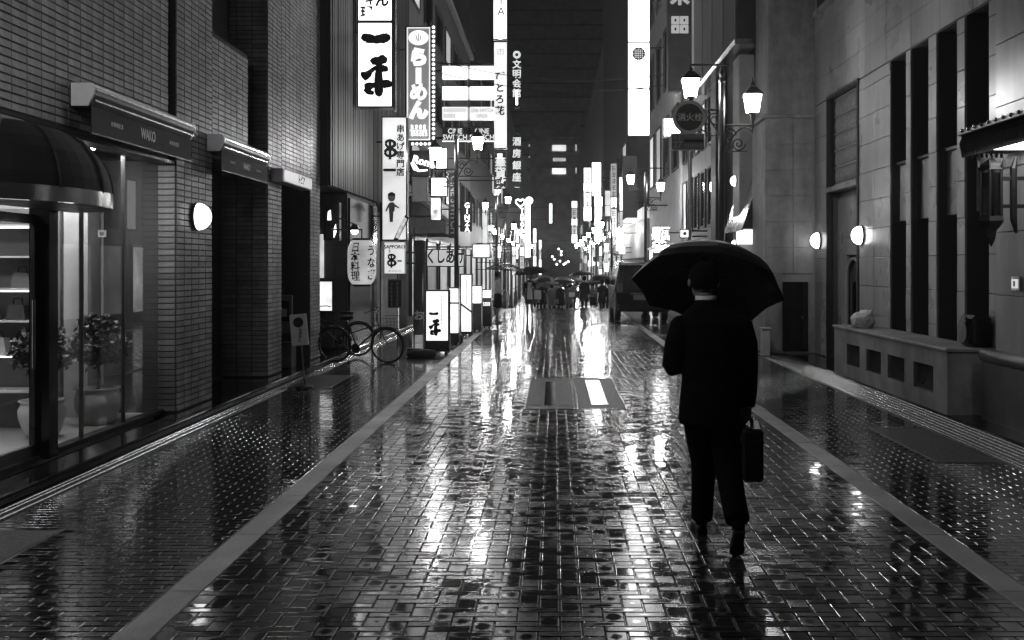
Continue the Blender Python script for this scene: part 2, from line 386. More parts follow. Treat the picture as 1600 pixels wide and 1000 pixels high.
def blocks(parent, x0, x1, z0, z1, Y, n, m, seed=0, vert=False):   # small print too fine to read in the photograph
    rr = random.Random(seed); mb = MB()
    for i in range(n):
        if vert:
            h = (z1-z0)/n; cz = z1-h*(i+.5); cx = (x0+x1)/2; w_, h_ = (x1-x0), h*.8
        else:
            w = (x1-x0)/n; cx = x0+w*(i+.5); cz = (z0+z1)/2; w_, h_ = w*.82, (z1-z0)
        for j in range(3):
            zz = cz - h_/2 + h_*(j+.5)/3
            mb.box(cx-w_/2*rr.uniform(.5, 1), cx+w_/2*rr.uniform(.5, 1), Y-.003, Y, zz-h_*.06, zz+h_*.06)
        xx = cx + w_*rr.uniform(-.3, .3); mb.box(xx-w_*.07, xx+w_*.07, Y-.0045, Y-.0031, cz-h_/2, cz+h_/2)
    return mb.build('small_print', m, parent)

# ================================================================== SETTING: ground, road, pavements
CREST = 42.0
def gz(y):                                             # the street falls away behind the crossing
    if y < CREST: return 0.
    if y < 50: return -.8*(y-CREST)/8
    return -.8 - .0015*(y-50)
gm = MB()
ys = [-40, 0, CREST, 46, 50, 90, 400]
for i in range(len(ys)-1):
    a, b = ys[i], ys[i+1]; gm.quad((-60, a, gz(a)-.05), (60, a, gz(a)-.05), (60, b, gz(b)-.05), (-60, b, gz(b)-.05))
gm.build('ground', M['road'], kind='structure')
XL, XR = -1.95, 2.45                                   # inner edges of the two granite strips
SW = .19
rb = MB(); rb.box(XL, XR, -6, CREST, -.049, -.007)
road = rb.build('road', M['road'], kind='structure')
far = MB()
for a, b in ((CREST, 46), (46, 50), (50, 90), (90, 250)):
    far.quad((-4.1, a, gz(a)-.004), (4.3, a, gz(a)-.004), (4.3, b, gz(b)-.004), (-4.1, b, gz(b)-.004))
far.build('lower_road', mat('wet_far_paving', .03, .2, nscale=6, namt=.4, bump=.12, bscale=10, rvar=.08), kind='structure')

UX, UY = .11, .068
COVERS = [(-.36, .24, 12.5, 15.9), (.31, .90, 12.5, 15.9)]
NG = 4
def paver_verts(x0, x1, y0, y1, hi, r):
    """top of a slightly pillowed, slightly tilted paver with worn edges: verts, quads"""
    g = .0026; x0 += g; x1 -= g; y0 += g; y1 -= g
    tx, ty = r.normal(0, .0034)+.0022*math.sin(x0*2.1+y0*.7+4*math.sin(y0*.31)), r.normal(0, .0034)+.0022*math.sin(y0*1.3-x0*.8+3*math.sin(x0*1.7)); dz = r.normal(0, .0007); dome = 0
    cx, cy_ = (x0+x1)/2, (y0+y1)/2
    if hi:                                             # worn flat rim round a faintly dished or domed, wet face
        us = [0, 0, 0, 1, 1, 1]; gx = [x0+(x1-x0)*u for u in us]; gy = [y0+(y1-y0)*u for u in us]
        for q in (gx, gy): q[1] += .0048; q[4] -= .0048; q[2] += .0066; q[3] -= .0066
        v = []
        for j in range(6):
            for i in range(6):
                rim = (i in (0, 5)) + (j in (0, 5)); mid = (i in (2, 3)) + (j in (2, 3))
                z = tx*(gx[i]-cx) + ty*(gy[j]-cy_) + dz - (.0022 if rim else 0) + (dome if mid == 2 else 0)
                v.append((gx[i], gy[j], z))
        f = [(j*6+i, j*6+i+1, j*6+i+7, j*6+i+6) for j in range(1, 4) for i in range(1, 4)]
        f += [(j*6+i, j*6+i+1, j*6+i+7, j*6+i+6) for j in range(5) for i in range(5) if not (0 < i < 4 and 0 < j < 4)]
        rimv = [0, 1, 2, 3, 4, 5, 11, 17, 23, 29, 35, 34, 33, 32, 31, 30, 24, 18, 12, 6]
    else:
        c = .004
        v = []
        for (ax, ay) in ((x0, y0), (x1, y0), (x1, y1), (x0, y1)):
            v.append((ax, ay, tx*(ax-cx)+ty*(ay-cy_)+dz-.002))
        for (ax, ay) in ((x0+c, y0+c), (x1-c, y0+c), (x1-c, y1-c), (x0+c, y1-c)):
            v.append((ax, ay, tx*(ax-cx)+ty*(ay-cy_)+dz))
        f = [(4, 5, 6, 7)] + [(i, (i+1) % 4, (i+1) % 4+4, i+4) for i in range(4)]
        rimv = [0, 1, 2, 3]
    b = len(v); v += [(v[i][0], v[i][1], -.02) for i in rimv]; k = len(rimv)
    f += [(rimv[(i+1) % k], rimv[i], b+i, b+(i+1) % k) for i in range(k)]
    return v, f
def put_uv(me, boxes, counts):
    """every stone gets its own 0..1 square, so that wear can sit in its middle"""
    co = np.empty(len(me.vertices)*3); me.vertices.foreach_get('co', co); co = co.reshape(-1, 3)
    bx = np.repeat(np.array(boxes), np.array(counts), axis=0)
    u = (co[:, 0]-bx[:, 0])/(bx[:, 1]-bx[:, 0]); v = (co[:, 1]-bx[:, 2])/(bx[:, 3]-bx[:, 2])
    li = np.empty(len(me.loops), dtype=np.int32); me.loops.foreach_get('vertex_index', li)
    me.uv_layers.new(name='UVMap').data.foreach_set('uv', np.stack([u[li], v[li]], 1).ravel().astype(np.float32))
def lay(rects, parent, m, nm, field, near_n, hi_y, score):
    """rects: (x0,x1,y0,y1). The near_n largest in the picture are objects, the rest one field"""
    rects.sort(key=score)
    shared = {}
    for k, (x0, x1, y0, y1) in enumerate(rects[:near_n]):
        w, d = round(x1-x0, 3), round(y1-y0, 3); key = (w, d, k % 9)
        if key not in shared:
            v, f = paver_verts(-w/2, w/2, -d/2, d/2, True, rng)
            me = bpy.data.meshes.new(nm); me.from_pydata(v, [], f); me.materials.append(m); me.polygons.foreach_set('use_smooth', [True]*len(f)); me.update(); put_uv(me, [(-w/2, w/2, -d/2, d/2)], [len(v)]); shared[key] = me
        o = bpy.data.objects.new(nm, shared[key]); COL.objects.link(o); o.parent = parent
        o.location = ((x0+x1)/2, (y0+y1)/2, 0)
    V, Fc, S, BX, CN = [], [], [], [], []
    for (x0, x1, y0, y1) in rects[near_n:]:
        hi = y0 < hi_y
        v, f = paver_verts(x0, x1, y0, y1, hi, rng); b = len(V); V += v; Fc += [tuple(i+b for i in q) for q in f]
        BX.append((x0, x1, y0, y1)); CN.append(len(v)); S += [hi]*len(f)
    me = bpy.data.meshes.new(field); me.from_pydata(V, [], Fc); me.materials.append(m); me.polygons.foreach_set('use_smooth', S); me.update(); put_uv(me, BX, CN)
    o = bpy.data.objects.new(field, me); COL.objects.link(o); o.parent = parent; o['kind'] = 'stuff'
def in_cover(x, y): return any(a-.02 < x < b+.02 and c-.02 < y < d+.02 for a, b, c, d in COVERS)
rects = []
ni, nj0, nj1 = int(round((XR-XL)/UX)), int(3.0/UY), int(CREST/UY)
for i in range(ni):
    for j in range(nj0, nj1):
        s = (i+j) % 4; x, y = XL+i*UX, j*UY
        if s == 0: r_ = (x, min(x+2*UX, XR), y, y+UY)
        elif s == 2: r_ = (x, x+UX, y, y+2*UY)
        elif s == 1 and i == 0: r_ = (x, x+UX, y, y+UY)
        else: continue
        if not in_cover((r_[0]+r_[1])/2, (r_[2]+r_[3])/2): rects.append(r_)
def view_score(r):                                     # nearest in the picture first; outside the frame last
    y = (r[2]+r[3])/2; x = (r[0]+r[1])/2; px = VX+F*x/y; py = VY+F*H/y
    return (0 if (0 < px < 1600 and py < 1004) else 1)*1000 + y
lay(rects, road, M['paver'], 'paver', 'paver_field', 300, 21, view_score)

def strip(x0, x1):
    s = MB().box(x0, x1, -6, CREST, -.049, -.008).build('kerb_strip', M['road'], kind='structure')
    y = 3.2; k = 0
    while y < CREST-1:
        L_ = 1.15
        MB().cbox(x0+.004, x1-.004, y+.003, y+L_-.003, -.02, .002+random.uniform(-.0012, .0012), .004).build('stone', M['granite'], s)
        y += L_
    return s
strip(XL-SW, XL); strip(XR, XR+SW)
PLATES = [(3.5, 4.08, 9.1, 11.0), (-3.9, -3.36, 5.45, 6.75), (-3.98, -3.32, 14.7, 16.3)]
def pavement(x0, x1, drain):
    p = MB().box(x0, x1, -6, CREST, -.049, -.009).build('pavement', M['road'], kind='structure')
    rs = []; bw_, bd = .178, .072
    j = int(3.5/bd)
    while j*bd < 34:
        off = (j % 2)*bw_/2; x = x0 - off
        while x < x1-.01:
            a, b = max(x, x0), min(x+bw_, x1)
            if b-a > .03:
                cx, cy_ = (a+b)/2, j*bd+bd/2
                if not any(q[0]-.02 < cx < q[1]+.02 and q[2]-.02 < cy_ < q[3]+.02 for q in PLATES): rs.append((a, b, j*bd, j*bd+bd))
            x += bw_
        j += 1
    lay(rs, p, M['brick_paver'], 'paving_brick', 'paving_brick_field', 300, 19, view_score)
    return p
pav_l = pavement(-3.88, XL-SW, -1); pav_r = pavement(XR+SW, 4.1, 1)
for k, (a, b, c, d) in enumerate(PLATES):
    par = pav_r if k == 0 else pav_l
    q = MB().cbox(a, b, c, d, -.03, .004, .004).build('cover_plate', M['plate'], par)
    fr = MB(); e = .03
    fr.box(a-e, a-.004, c-e, d+e, -.03, .002); fr.box(b+.004, b+e, c-e, d+e, -.03, .002); fr.box(a-.003, b+.003, c-e, c-.004, -.03, .002); fr.box(a-.003, b+.003, d+.004, d+e, -.03, .002)
    fr.build('plate_frame', M['steel_wet'], q)
for k, (a, b, c, d) in enumerate(COVERS):              # long access covers in the road
    q = MB().cbox(a, b, c, d, -.04, .003, .004).build('access_cover', M['plate'], road)
    fr = MB(); e = .02
    fr.box(a-e, a-.003, c-e, d+e, -.03, .004); fr.box(b+.003, b+e, c-e, d+e, -.03, .004); fr.box(a-.002, b+.002, c-e, c-.003, -.03, .004); fr.box(a-.002, b+.002, d+.003, d+e, -.03, .004)
    fr.build('cover_frame', M['steel_wet'], q)
    if k:
        MB().cbox(a+.17, b-.2, c+.35, c+1.55, .0035, .0075, .002).build('cover_lid', M['chrome'], q)
        MB().cbox(a+.17, b-.2, c+1.65, d-.35, .0035, .0075, .002).build('cover_lid', M['chrome'], q)
    else:
        for m_ in range(3):
            MB().cbox(a+.04+.19*m_, a+.19+.19*m_, c+.3, d-.5, .0035, .0065, .002).build('cover_lid', M['plate'] if m_ != 1 else M['paver'], q)
# gutters: parallel wet steel ribs along both frontages
def gutter(xs, y0, y1, w=.028):
    g = MB().box(min(xs)-.06, max(xs)+.06, y0, y1, -.048, -.012).build('gutter', M['road'], kind='structure')
    for x in xs: MB().cbox(x-w/2, x+w/2, y0, y1, -.02, .006, .006).build('drain_rib', M['steel_wet'], g)
    return g
gutter([-4.07, -4.02, -3.94], 3, 29)
gutter([4.16, 4.22, 4.30, 4.38, 4.46, 4.54, 4.62], 3, 20.2, .013)
MB().cbox(-4.42, -4.115, 2, 29, -.05, .085, .012).build('pavement_step', M['granite'] if False else M['brick_paver'], kind='structure')
MB().cbox(4.69, 5.6, 2, 20.25, -.05, .012, .01).build('frontage_step', M['brick_paver'], kind='structure')
MB().box(4.1+.01, 9, 20.26, 60, -.05, .004).build('side_pavement', M['brick_paver'], kind='structure')
MB().box(-9, -3.89, 29.01, 60, -.05, .004).build('side_pavement', M['brick_paver'], kind='structure')

# ================================================================== LEFT: tiled shop building
wako = thing('brick_building', 'tiled shop building with recessed glazed bays on the left of the street', 'building', (-4.4, 12, 0))
WB = M['mortar']; WX = -4.412
def wpart(name, mt, *boxes):
    mb = MB()
    for b in boxes: mb.box(*b)
    return mb.build(name, mt, wako)
TOP = 9.5
wpart('wall', WB, (WX, -5.2, 2, 11.35, 3.02, TOP))
wpart('wall', WB, (WX, -5.25, 11.6, 12.8, .0, TOP))
wpart('wall', WB, (WX, -4.9, 12.802, 14.3, 3.4, 4.82))
wpart('wall', WB, (WX, -5.4, 15.3, 16.06, 0, TOP), (WX, -5.4, 16.062, 17.958, 3.3, TOP), (WX, -5.4, 17.96, 18.7, 0, TOP))
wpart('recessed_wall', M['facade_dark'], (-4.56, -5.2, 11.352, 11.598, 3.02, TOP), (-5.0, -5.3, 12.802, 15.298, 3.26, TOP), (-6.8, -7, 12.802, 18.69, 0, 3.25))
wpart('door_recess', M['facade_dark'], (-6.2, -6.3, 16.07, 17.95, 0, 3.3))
BRK = []          # axis, X/Y plane, a0,a1,z0,z1 of each wall tile
BLn, BHt, JT = .227, .06, .010
def tiles(axis, plane, a0, a1, z0, z1, hole=None):
    n = max(1, round((a1-a0)/(BLn+JT))); pa = (a1-a0)/n; nz = int((z1-z0)/(BHt+JT))
    for i in range(n):
        for k in range(nz):
            zz = z0+k*(BHt+JT)
            BRK.append((axis, plane, a0+i*pa+JT/2, a0+(i+1)*pa-JT/2, zz+JT/2, zz+BHt+JT/2))
tiles('x', WX, 6.2, 11.35, 3.06, 7.2); tiles('x', WX, 11.6, 12.8, .1, 8.2); tiles('x', WX, 12.8, 14.3, 3.43, 4.82)
tiles('x', WX, 15.3, 16.06, .1, 8.6); tiles('x', WX, 16.06, 17.96, 3.36, 8.6); tiles('x', WX, 17.96, 18.7, .1, 9)
tiles('y', 15.3, -5.12, WX, .1, 8.4); tiles('y', 11.6, -4.62, WX, .1, 3.0)
def tile_geo(t):
    ax, pl, a0, a1, z0, z1 = t; d = .012*rng.uniform(.75, 1.12); c = .003
    if ax == 'x':
        vs = [(pl, a0, z0), (pl, a1, z0), (pl, a1, z1), (pl, a0, z1), (pl+d, a0+c, z0+c), (pl+d, a1-c, z0+c), (pl+d, a1-c, z1-c), (pl+d, a0+c, z1-c)]
    else:
        vs = [(a0, pl, z0), (a1, pl, z0), (a1, pl, z1), (a0, pl, z1), (a0+c, pl-d, z0+c), (a1-c, pl-d, z0+c), (a1-c, pl-d, z1-c), (a0+c, pl-d, z1-c)]
    return vs, [(4, 5, 6, 7), (0, 1, 5, 4), (1, 2, 6, 5), (2, 3, 7, 6), (3, 0, 4, 7)]
def tscore(t):
    ax, pl, a0, a1, z0, z1 = t
    y = (a0+a1)/2 if ax == 'x' else pl; x = pl if ax == 'x' else (a0+a1)/2
    px, py = VX+F*x/y, VY+F*(H-z0)/y
    out = 0 if (0 < px < 1600 and 0 < py < 1000) else 1
    if ax == 'x' and z0 < 3.5 and 9 < a0 < 11.35: out = 1
    return out*1e3 + y
BRK.sort(key=tscore)
shared = {}
for t in BRK[:300]:
    ax, pl, a0, a1, z0, z1 = t; key = (ax, round(a1-a0, 3), random.randrange(4))
    ca, cz = (a0+a1)/2, (z0+z1)/2
    if key not in shared:
        vs, fs = tile_geo((ax, 0, a0-ca, a1-ca, z0-cz, z1-cz)); mb = MB(); mb.add(vs, fs)
        me = mb.mesh('brick', fix=False); me.materials.append(M['brick']); shared[key] = me
    o = bpy.data.objects.new('brick', shared[key]); COL.objects.link(o); o.parent = wako
    o.location = Vector((pl, ca, cz) if ax == 'x' else (ca, pl, cz)) - org(wako)
mb = MB()
for t in BRK[300:]: mb.add(*tile_geo(t))
mb.build('brick_field', M['brick'], wako, kind='stuff', fix=False)

# shop interior and glazing
wpart('shop_floor', M['floor_in'], (-4.66, -8, 4, 11.59, .0, .087))
wpart('shop_back_wall', M['pale'], (-8, -8.1, 4, 11.6, .09, 3.02), (-5.26, -8, 11.61, 11.7, .09, 3.02))
wpart('shop_ceiling', M['pale'], (-4.66, -8, 4, 11.59, 3.02, 3.1))
wpart('soffit', M['dark'], (-4.42, -4.655, 4, 11.59, 2.98, 3.015), (-4.43, -5.0, 12.81, 15.29, 3.2, 3.25))
wpart('sill', M['dark'], (-4.54, -4.66, 8.99, 11.59, .086, .13), (-4.54, -4.66, 6.0, 8.8, .086, .12), (-5.08, -5.2, 12.81, 15.29, .05, .12))
for y0, y1 in ((8.99, 9.68), (9.70, 10.62), (10.64, 11.59)):
    wpart('window_pane', M['glass'], (-4.60, -4.608, y0, y1, .131, 2.98))
for y0, y1 in ((7.4, 8.1), (8.14, 8.82)):
    f = wpart('glass_door', M['dark'], (-4.58, -4.62, y0, y0+.05, .12, 2.25), (-4.58, -4.62, y1-.05, y1, .12, 2.25), (-4.58, -4.62, y0+.051, y1-.051, .12, .22), (-4.58, -4.62, y0+.051, y1-.051, 2.17, 2.25))
    MB().box(-4.597, -4.603, y0+.051, y1-.051, .221, 2.169).build('pane', M['glass'], f)
    MB().tube([(-4.55, y1-.12, .9), (-4.55, y1-.12, 1.5)], .015, 8).build('handle', M['chrome'], f)
for y in (9.69, 10.63): wpart('mullion', M['dark'], (-4.585, -4.625, y-.009, y+.009, .131, 2.98))
wpart('door_post', M['black'], (-4.48, -4.66, 8.83, 8.985, .085, 2.98))
wpart('window_pane', M['glass'], (-5.13, -5.14, 12.81, 15.29, .12, 3.2))
wpart('interior_column', M['pale'], (-5.25, -5.52, 11.2, 11.5, .09, 3.015))
wpart('interior_column', M['facade_mid'], (-5.56, -5.68, 11.2, 11.5, .09, 3.015))
wpart('bay_floor', M['floor_in'], (-5.2, -6.79, 12.81, 15.29, .0, .085))
MB().box(-4.42, -5.4, 12.81, 15.29, .0, .08).build('bay_step', M['brick_paver'], wako)
MB().box(-6.0, -6.1, 12.9, 13.1, .3, 2.8).build('interior_panel', emi(.8), wako)
for (x, y) in ((-4.84, 10.25), (-5.4, 10.9), (-5.6, 9.6), (-6.6, 10.4), (-5.3, 8.2), (-6.4, 8.0)):
    MB().lathe([(0, 3.0), (.10, 3.0), (.10, 3.019), (0, 3.019)], x, y, 12).build('downlight', emi(300), wako)
# shelf unit, vitrine and bags
sh = thing('display_shelf', 'glass shop shelf with rows of small goods behind the entrance door', 'shelf', (-5.8, 10.3, .09))
for k, z in enumerate((.5, .88, 1.22, 1.55, 1.88, 2.2)):
    MB().box(-6.4, -5.32, 10.15, 10.5, z, z+.018).build('shelf_board', M['white'], sh)
    if k % 2: MB().box(-6.38, -5.34, 10.151, 10.17, z-.018, z-.004).build('strip_light', emi(5), sh)
MB().box(-6.4, -5.3, 10.5, 10.55, .09, 2.4).build('back_panel', M['facade_mid'], sh)
MB().box(-5.31, -5.27, 10.12, 10.5, .09, 2.4).build('side_panel', M['facade_dark'], sh)
bagn = ['pale handbag with a dark strap on the second shelf behind the shop door', 'dark folded scarf box on the middle shop shelf', 'grey clutch bag leaning on the upper shop shelf',
        'white gift box on the lower shop shelf beside a bag', 'soft grey shoulder bag slumped on the lower shop shelf']
for k, (x, z, m_) in enumerate(((-5.5, .9, 'cloth_pale'), (-5.55, 1.24, 'cloth_mid'), (-5.5, 1.57, 'facade_mid'), (-5.75, .9, 'white'), (-5.85, 1.24, 'cloth_mid'))):
    t = thing('handbag' if k != 3 else 'gift_box', bagn[k], 'bag' if k != 3 else 'box', (x, 10.3, z))
    MB().prism([(x-.1, z), (x+.1, z), (x+.08, z+.15), (x-.07, z+.16)], 'y', 10.25, 10.36).build('body', M[m_], t)
    MB().tube([(x-.05, 10.3, z+.15), (x-.04, 10.3, z+.22), (x+.04, 10.3, z+.22), (x+.05, 10.3, z+.15)], .008, 6).build('handle', M['leather'], t)
vt = thing('vitrine', 'tall lit glass vitrine with three shelves behind the thin shop mullion', 'cabinet', (-5.5, 10.9, .09))
MB().box(-5.72, -5.70, 10.75, 11.0, .09, 2.5).box(-5.56, -5.54, 10.75, 11.0, .09, 2.5).build('frame', M['white'], vt)
for z in (.9, 1.35, 1.85, 2.4): MB().box(-5.699, -5.561, 10.75, 11.0, z, z+.02).build('shelf', M['white'], vt)
MB().box(-5.699, -5.561, 10.98, 11.0, .92, 2.38).build('light_panel', emi(1.1, .3), vt)
ct = thing('sales_counter', 'glass topped counter with bright goods seen through the right shop window', 'counter', (-6.4, 11.2, .09))
MB().cbox(-7.6, -6.0, 10.9, 11.5, .09, 1.0).build('base', M['facade_mid'], ct)
for z in (1.25, 1.55): MB().box(-7.4, -6.05, 11.0, 11.4, z, z+.03).build('shelf', M['white'], ct); MB().box(-7.3, -6.1, 11.05, 11.3, z+.031, z+.16).build('goods_tray', emi(1.6, .6, 12), ct)

def topiary(x, y, zb, label, r=.25, zc=.97, zr=.48, pr=.24):
    t = thing('potted_tree', label, 'potted plant', (x, y, zb))
    MB().lathe([(0, zb), (pr*.62, zb), (pr*.78, zb+.06), (pr*.98, zb+.2), (pr*1.0, zb+.27), (pr*.9, zr-.05), (pr*.86, zr-.03), (pr*.97, zr-.012), (pr*.97, zr), (pr*.84, zr), (pr*.8, zr-.06), (0, zr-.06)], x, y, 28).build('pot', M['ceramic'], t, smooth=True)
    MB().tube([(x, y, zr-.07), (x+.012, y, zr+.12), (x-.01, y, zc-r*.5), (x, y, zc)], [.018, .015, .013, .01], 8).build('trunk', M['bark'], t)
    for q in range(5):
        a = q*1.26; MB().tube([(x, y, zc-r*.4), (x+.6*r*math.cos(a), y+.6*r*math.sin(a), zc+r*.3*math.sin(q*2))], [.007, .003], 5).build('branch', M['bark'], t)
    mb = MB(); rr = random.Random(int(x*100))
    cl = [Vector((rr.gauss(0, 1), rr.gauss(0, 1), rr.gauss(0, 1))).normalized()*r*rr.uniform(.3, .88) for _ in range(44)]
    for _ in range(6500):
        c = Vector((x, y, zc)) + rr.choice(cl) + Vector((rr.gauss(0, 1), rr.gauss(0, 1), rr.gauss(0, 1)))*r*.14
        d = Vector((rr.gauss(0, 1), rr.gauss(0, 1), rr.gauss(.1, .8))).normalized(); s_ = d.orthogonal().normalized()*rr.uniform(.013, .024); l = d*rr.uniform(.05, .085)
        mb.add([tuple(c), tuple(c+l*.5+s_), tuple(c+l), tuple(c+l*.5-s_)], [(0, 1, 2, 3)])
    mb.build('crown', M['leaf'], t, fix=False)
topiary(-4.95, 10.8, .088, 'round clipped bush in a pale pot standing clear in the shop window', .275)
topiary(-5.12, 9.95, .088, 'round clipped bush in a pale pot half hidden by the black door post', .25, .95, .46, .22)

# awning cassettes with lettering
def cassette(y0, y1, label, big):
    t = thing('awning', label, 'awning', (-4.3, (y0+y1)/2, 3.12))
    prof = [(-4.395, 3.26), (-4.395, 3.46), (-4.215, 3.46), (-4.19, 3.43), (-4.19, 3.36), (-4.25, 3.26)]
    MB().prism(prof, 'y', y0+.03, y1-.03).build('housing', M['dark'], t)
    for a, b in ((y0, y0+.028), (y1-.028, y1)): MB().prism([(x*1.0+(.004 if x > -4.3 else 0), z+(.004 if z > 3.3 else -.004)) for x, z in prof], 'y', a, b).build('end_cap', M['end_white'], t)
    MB().box(-4.188, -4.18, y0+.03, y1-.03, 3.40, 3.425).build('front_rail', M['chrome'], t)
    MB().box(-4.19, -4.183, y0+.03, y1-.03, 3.30, 3.315).build('lower_rail', M['chrome'], t)
    MB().cbox(-4.235, -4.225, y0+.04, y1-.03, 3.02, 3.262, .004).build('valance', M['fabric'], t)
    MB().box(-4.24, -4.22, y0+.04, y1-.03, 3.008, 3.02).build('hem_bar', M['dark'], t)
    ym = (y0+y1)/2; lm = M['white']
    text('WAKO', .16*big, lm, t, (-4.222, ym+.02, 3.15), '+x', sx=.72, bold=.004)
    text('A N N E X', .065*big, lm, t, (-4.222, ym-.72*big, 3.15), '+x', sx=.9)
    text('A N N E X', .065*big, lm, t, (-4.222, ym+.72*big, 3.15), '+x', sx=.9)
cassette(9.05, 11.62, 'long dark shop awning lettered WAKO with ANNEX on both sides above the window', 1.)
cassette(12.6, 14.7, 'shorter dark shop awning lettered WAKO above the recessed second bay', .8)
t = thing('door_sign', 'white slanting sign band over the dark third doorway', 'sign', (-4.3, 16.2, 3.1))
MB().cbox(-4.39, -4.2, 15.4, 17.25, 3.1, 3.31, .01).build('case', M['white'], t); MB().cbox(-4.199, -4.19, 15.45, 17.2, 3.12, 3.29, .003).build('face', emi(.5, .3), t)
text('トピア', .15, INK, t, (-4.187, 16.5, 3.205), '+x', bold=.02)
# wall sconces: half globes
def sconce(loc, d, label, n, r=.15):
    t = thing('wall_lamp', label, 'wall lamp', loc)
    mb = MB(); s = len(mb.v)
    mb.lathe([(0, .012), (r*.35, .12*1), (r*.75, .09), (r*.97, .04), (r, .0)], 0, 0, 20)
    rot = Matrix.Rotation(PI/2*d, 4, 'Y'); mb.xform(Matrix.Translation(loc) @ rot)
    mb2 = MB(); mb2.lathe([(0, -.03), (r*1.06, -.03), (r*1.06, .002), (r, .003), (0, .003)], 0, 0, 20); mb2.xform(Matrix.Translation(loc) @ rot)
    mb2.build('back_plate', M['dark'], t)
    mb = MB(); prof = [(r*math.cos(q*PI/2/6), r*.92*math.sin(q*PI/2/6)) for q in range(7)]
    mb.lathe(prof, 0, 0, 20); mb.xform(Matrix.Translation(loc) @ rot); mb.build('globe', emi(n), t, smooth=True)
    return t
sconce((-4.36, 12.2, 2.40), 1, 'white half globe lamp on the tiled pier below the dark awnings', 6, .165)
# entrance awning: dark quarter dome with a metal band
t = thing('dome_awning', 'dark domed entrance awning with a shiny metal band over the shop door', 'awning', (-4.42, 8.15, 2.3))
mb = MB(); nA, nB = 22, 8; ring = []
CYW, AY, AX_, HZ = 8.1, 1.05, .68, .56
for b in range(nB+1):
    ph = PI/2*b/nB; sc_ = math.cos(ph)**.85 if b < nB else .02
    for a in range(nA+1):
        q = -PI/2 + PI*a/nA
        mb.v.append((-4.42+AX_*math.cos(q)*(.12+.88*sc_), CYW+AY*math.sin(q)*(.22+.78*sc_), 2.40+HZ*math.sin(ph)))
for b in range(nB):
    for a in range(nA):
        i = b*(nA+1)+a; mb.f.append((i, i+1, i+nA+2, i+nA+1))
mb.build('canopy', M['awning_black'], t)
mb = MB()
for a in range(nA+1):
    q = -PI/2+PI*a/nA
    mb.v += [(-4.42+(AX_+.01)*math.cos(q), CYW+(AY+.01)*math.sin(q), 2.29), (-4.42+(AX_+.01)*math.cos(q), CYW+(AY+.01)*math.sin(q), 2.41)]
for a in range(nA): mb.f.append((2*a, 2*a+2, 2*a+3, 2*a+1))
mb.build('band', mat('awning_band', .3, .18, metal=.9), t, smooth=True)
mb = MB(); mb.v = [(-4.42+AX_*math.cos(-PI/2+PI*a/nA), CYW+AY*math.sin(-PI/2+PI*a/nA), 2.285) for a in range(nA+1)]; mb.f = [tuple(range(nA+1))]
mb.build('underside', M['dark'], t)
for a in (4, 8, 12, 16, 20):
    q = -PI/2+PI*a/nA; pts = []
    for b in range(nB):
        ph = PI/2*b/nB; sc_ = math.cos(ph)**.85
        pts.append((-4.42+(AX_*math.cos(q)*(.12+.88*sc_))*1.012, CYW+AY*math.sin(q)*(.22+.78*sc_)*1.012, 2.40+HZ*math.sin(ph)))
    MB().tube(pts, .012, 6).build('rib', M['iron'], t)
# notice board, box and standing sign by the third doorway
t = thing('notice_board', 'pale notice board with a framed poster in the dark doorway', 'notice board', (-4.75, 17.6, .9))
MB().cbox(-4.9, -4.62, 17.55, 17.6, .6, 1.28, .008).build('board', M['facade_mid'], t); MB().box(-4.85, -4.67, 17.54, 17.548, .82, 1.18).build('poster', M['dark'], t); MB().box(-4.81, -4.71, 17.532, 17.539, .9, 1.04).build('print', M['pale'], t)
t = thing('utility_box', 'plain grey box standing on the doorway floor under the notice board', 'box', (-4.75, 17.6, .085))
MB().cbox(-4.92, -4.6, 17.45, 17.75, .0, .43, .01).build('body', M['facade_mid'], t); MB().cbox(-4.93, -4.59, 17.44, 17.76, .432, .45, .004).build('lid', M['facade_dark'], t)
x, y = -3.68, 14.6
t = thing('standing_sign', 'small white standing sign with a black disc on a thin leaning pole', 'sign', (x, y, 0))
MB().lathe([(0, .005), (.13, .005), (.12, .035), (.03, .05), (0, .05)], x+.02, y, 20).build('base', M['dark'], t)
MB().tube([(x+.02, y, .04), (x-.03, y, .72)], .011, 8).build('pole', M['chrome'], t)
Mx = Matrix.Translation((x-.055, y-.03, .86)) @ Matrix.Rotation(R(-5), 4, 'Y')
MB().cbox(-.125, .125, -.012, .012, -.23, .23, .006).xform(Mx).build('plate', M['white'], t)
mb = MB(); mb.lathe([(0, 0), (.075, 0), (.075, .006), (0, .006)], 0, 0, 24); mb.xform(Mx @ Matrix.Translation((0, -.014, .11)) @ Matrix.Rotation(PI/2, 4, 'X')); mb.build('disc', M['ink'], t)
text('駐車禁止', .05, INK, t, Mx @ Vector((.01, -.014, -.08)), '-y', vert=True, bold=.01, roll=R(-5))

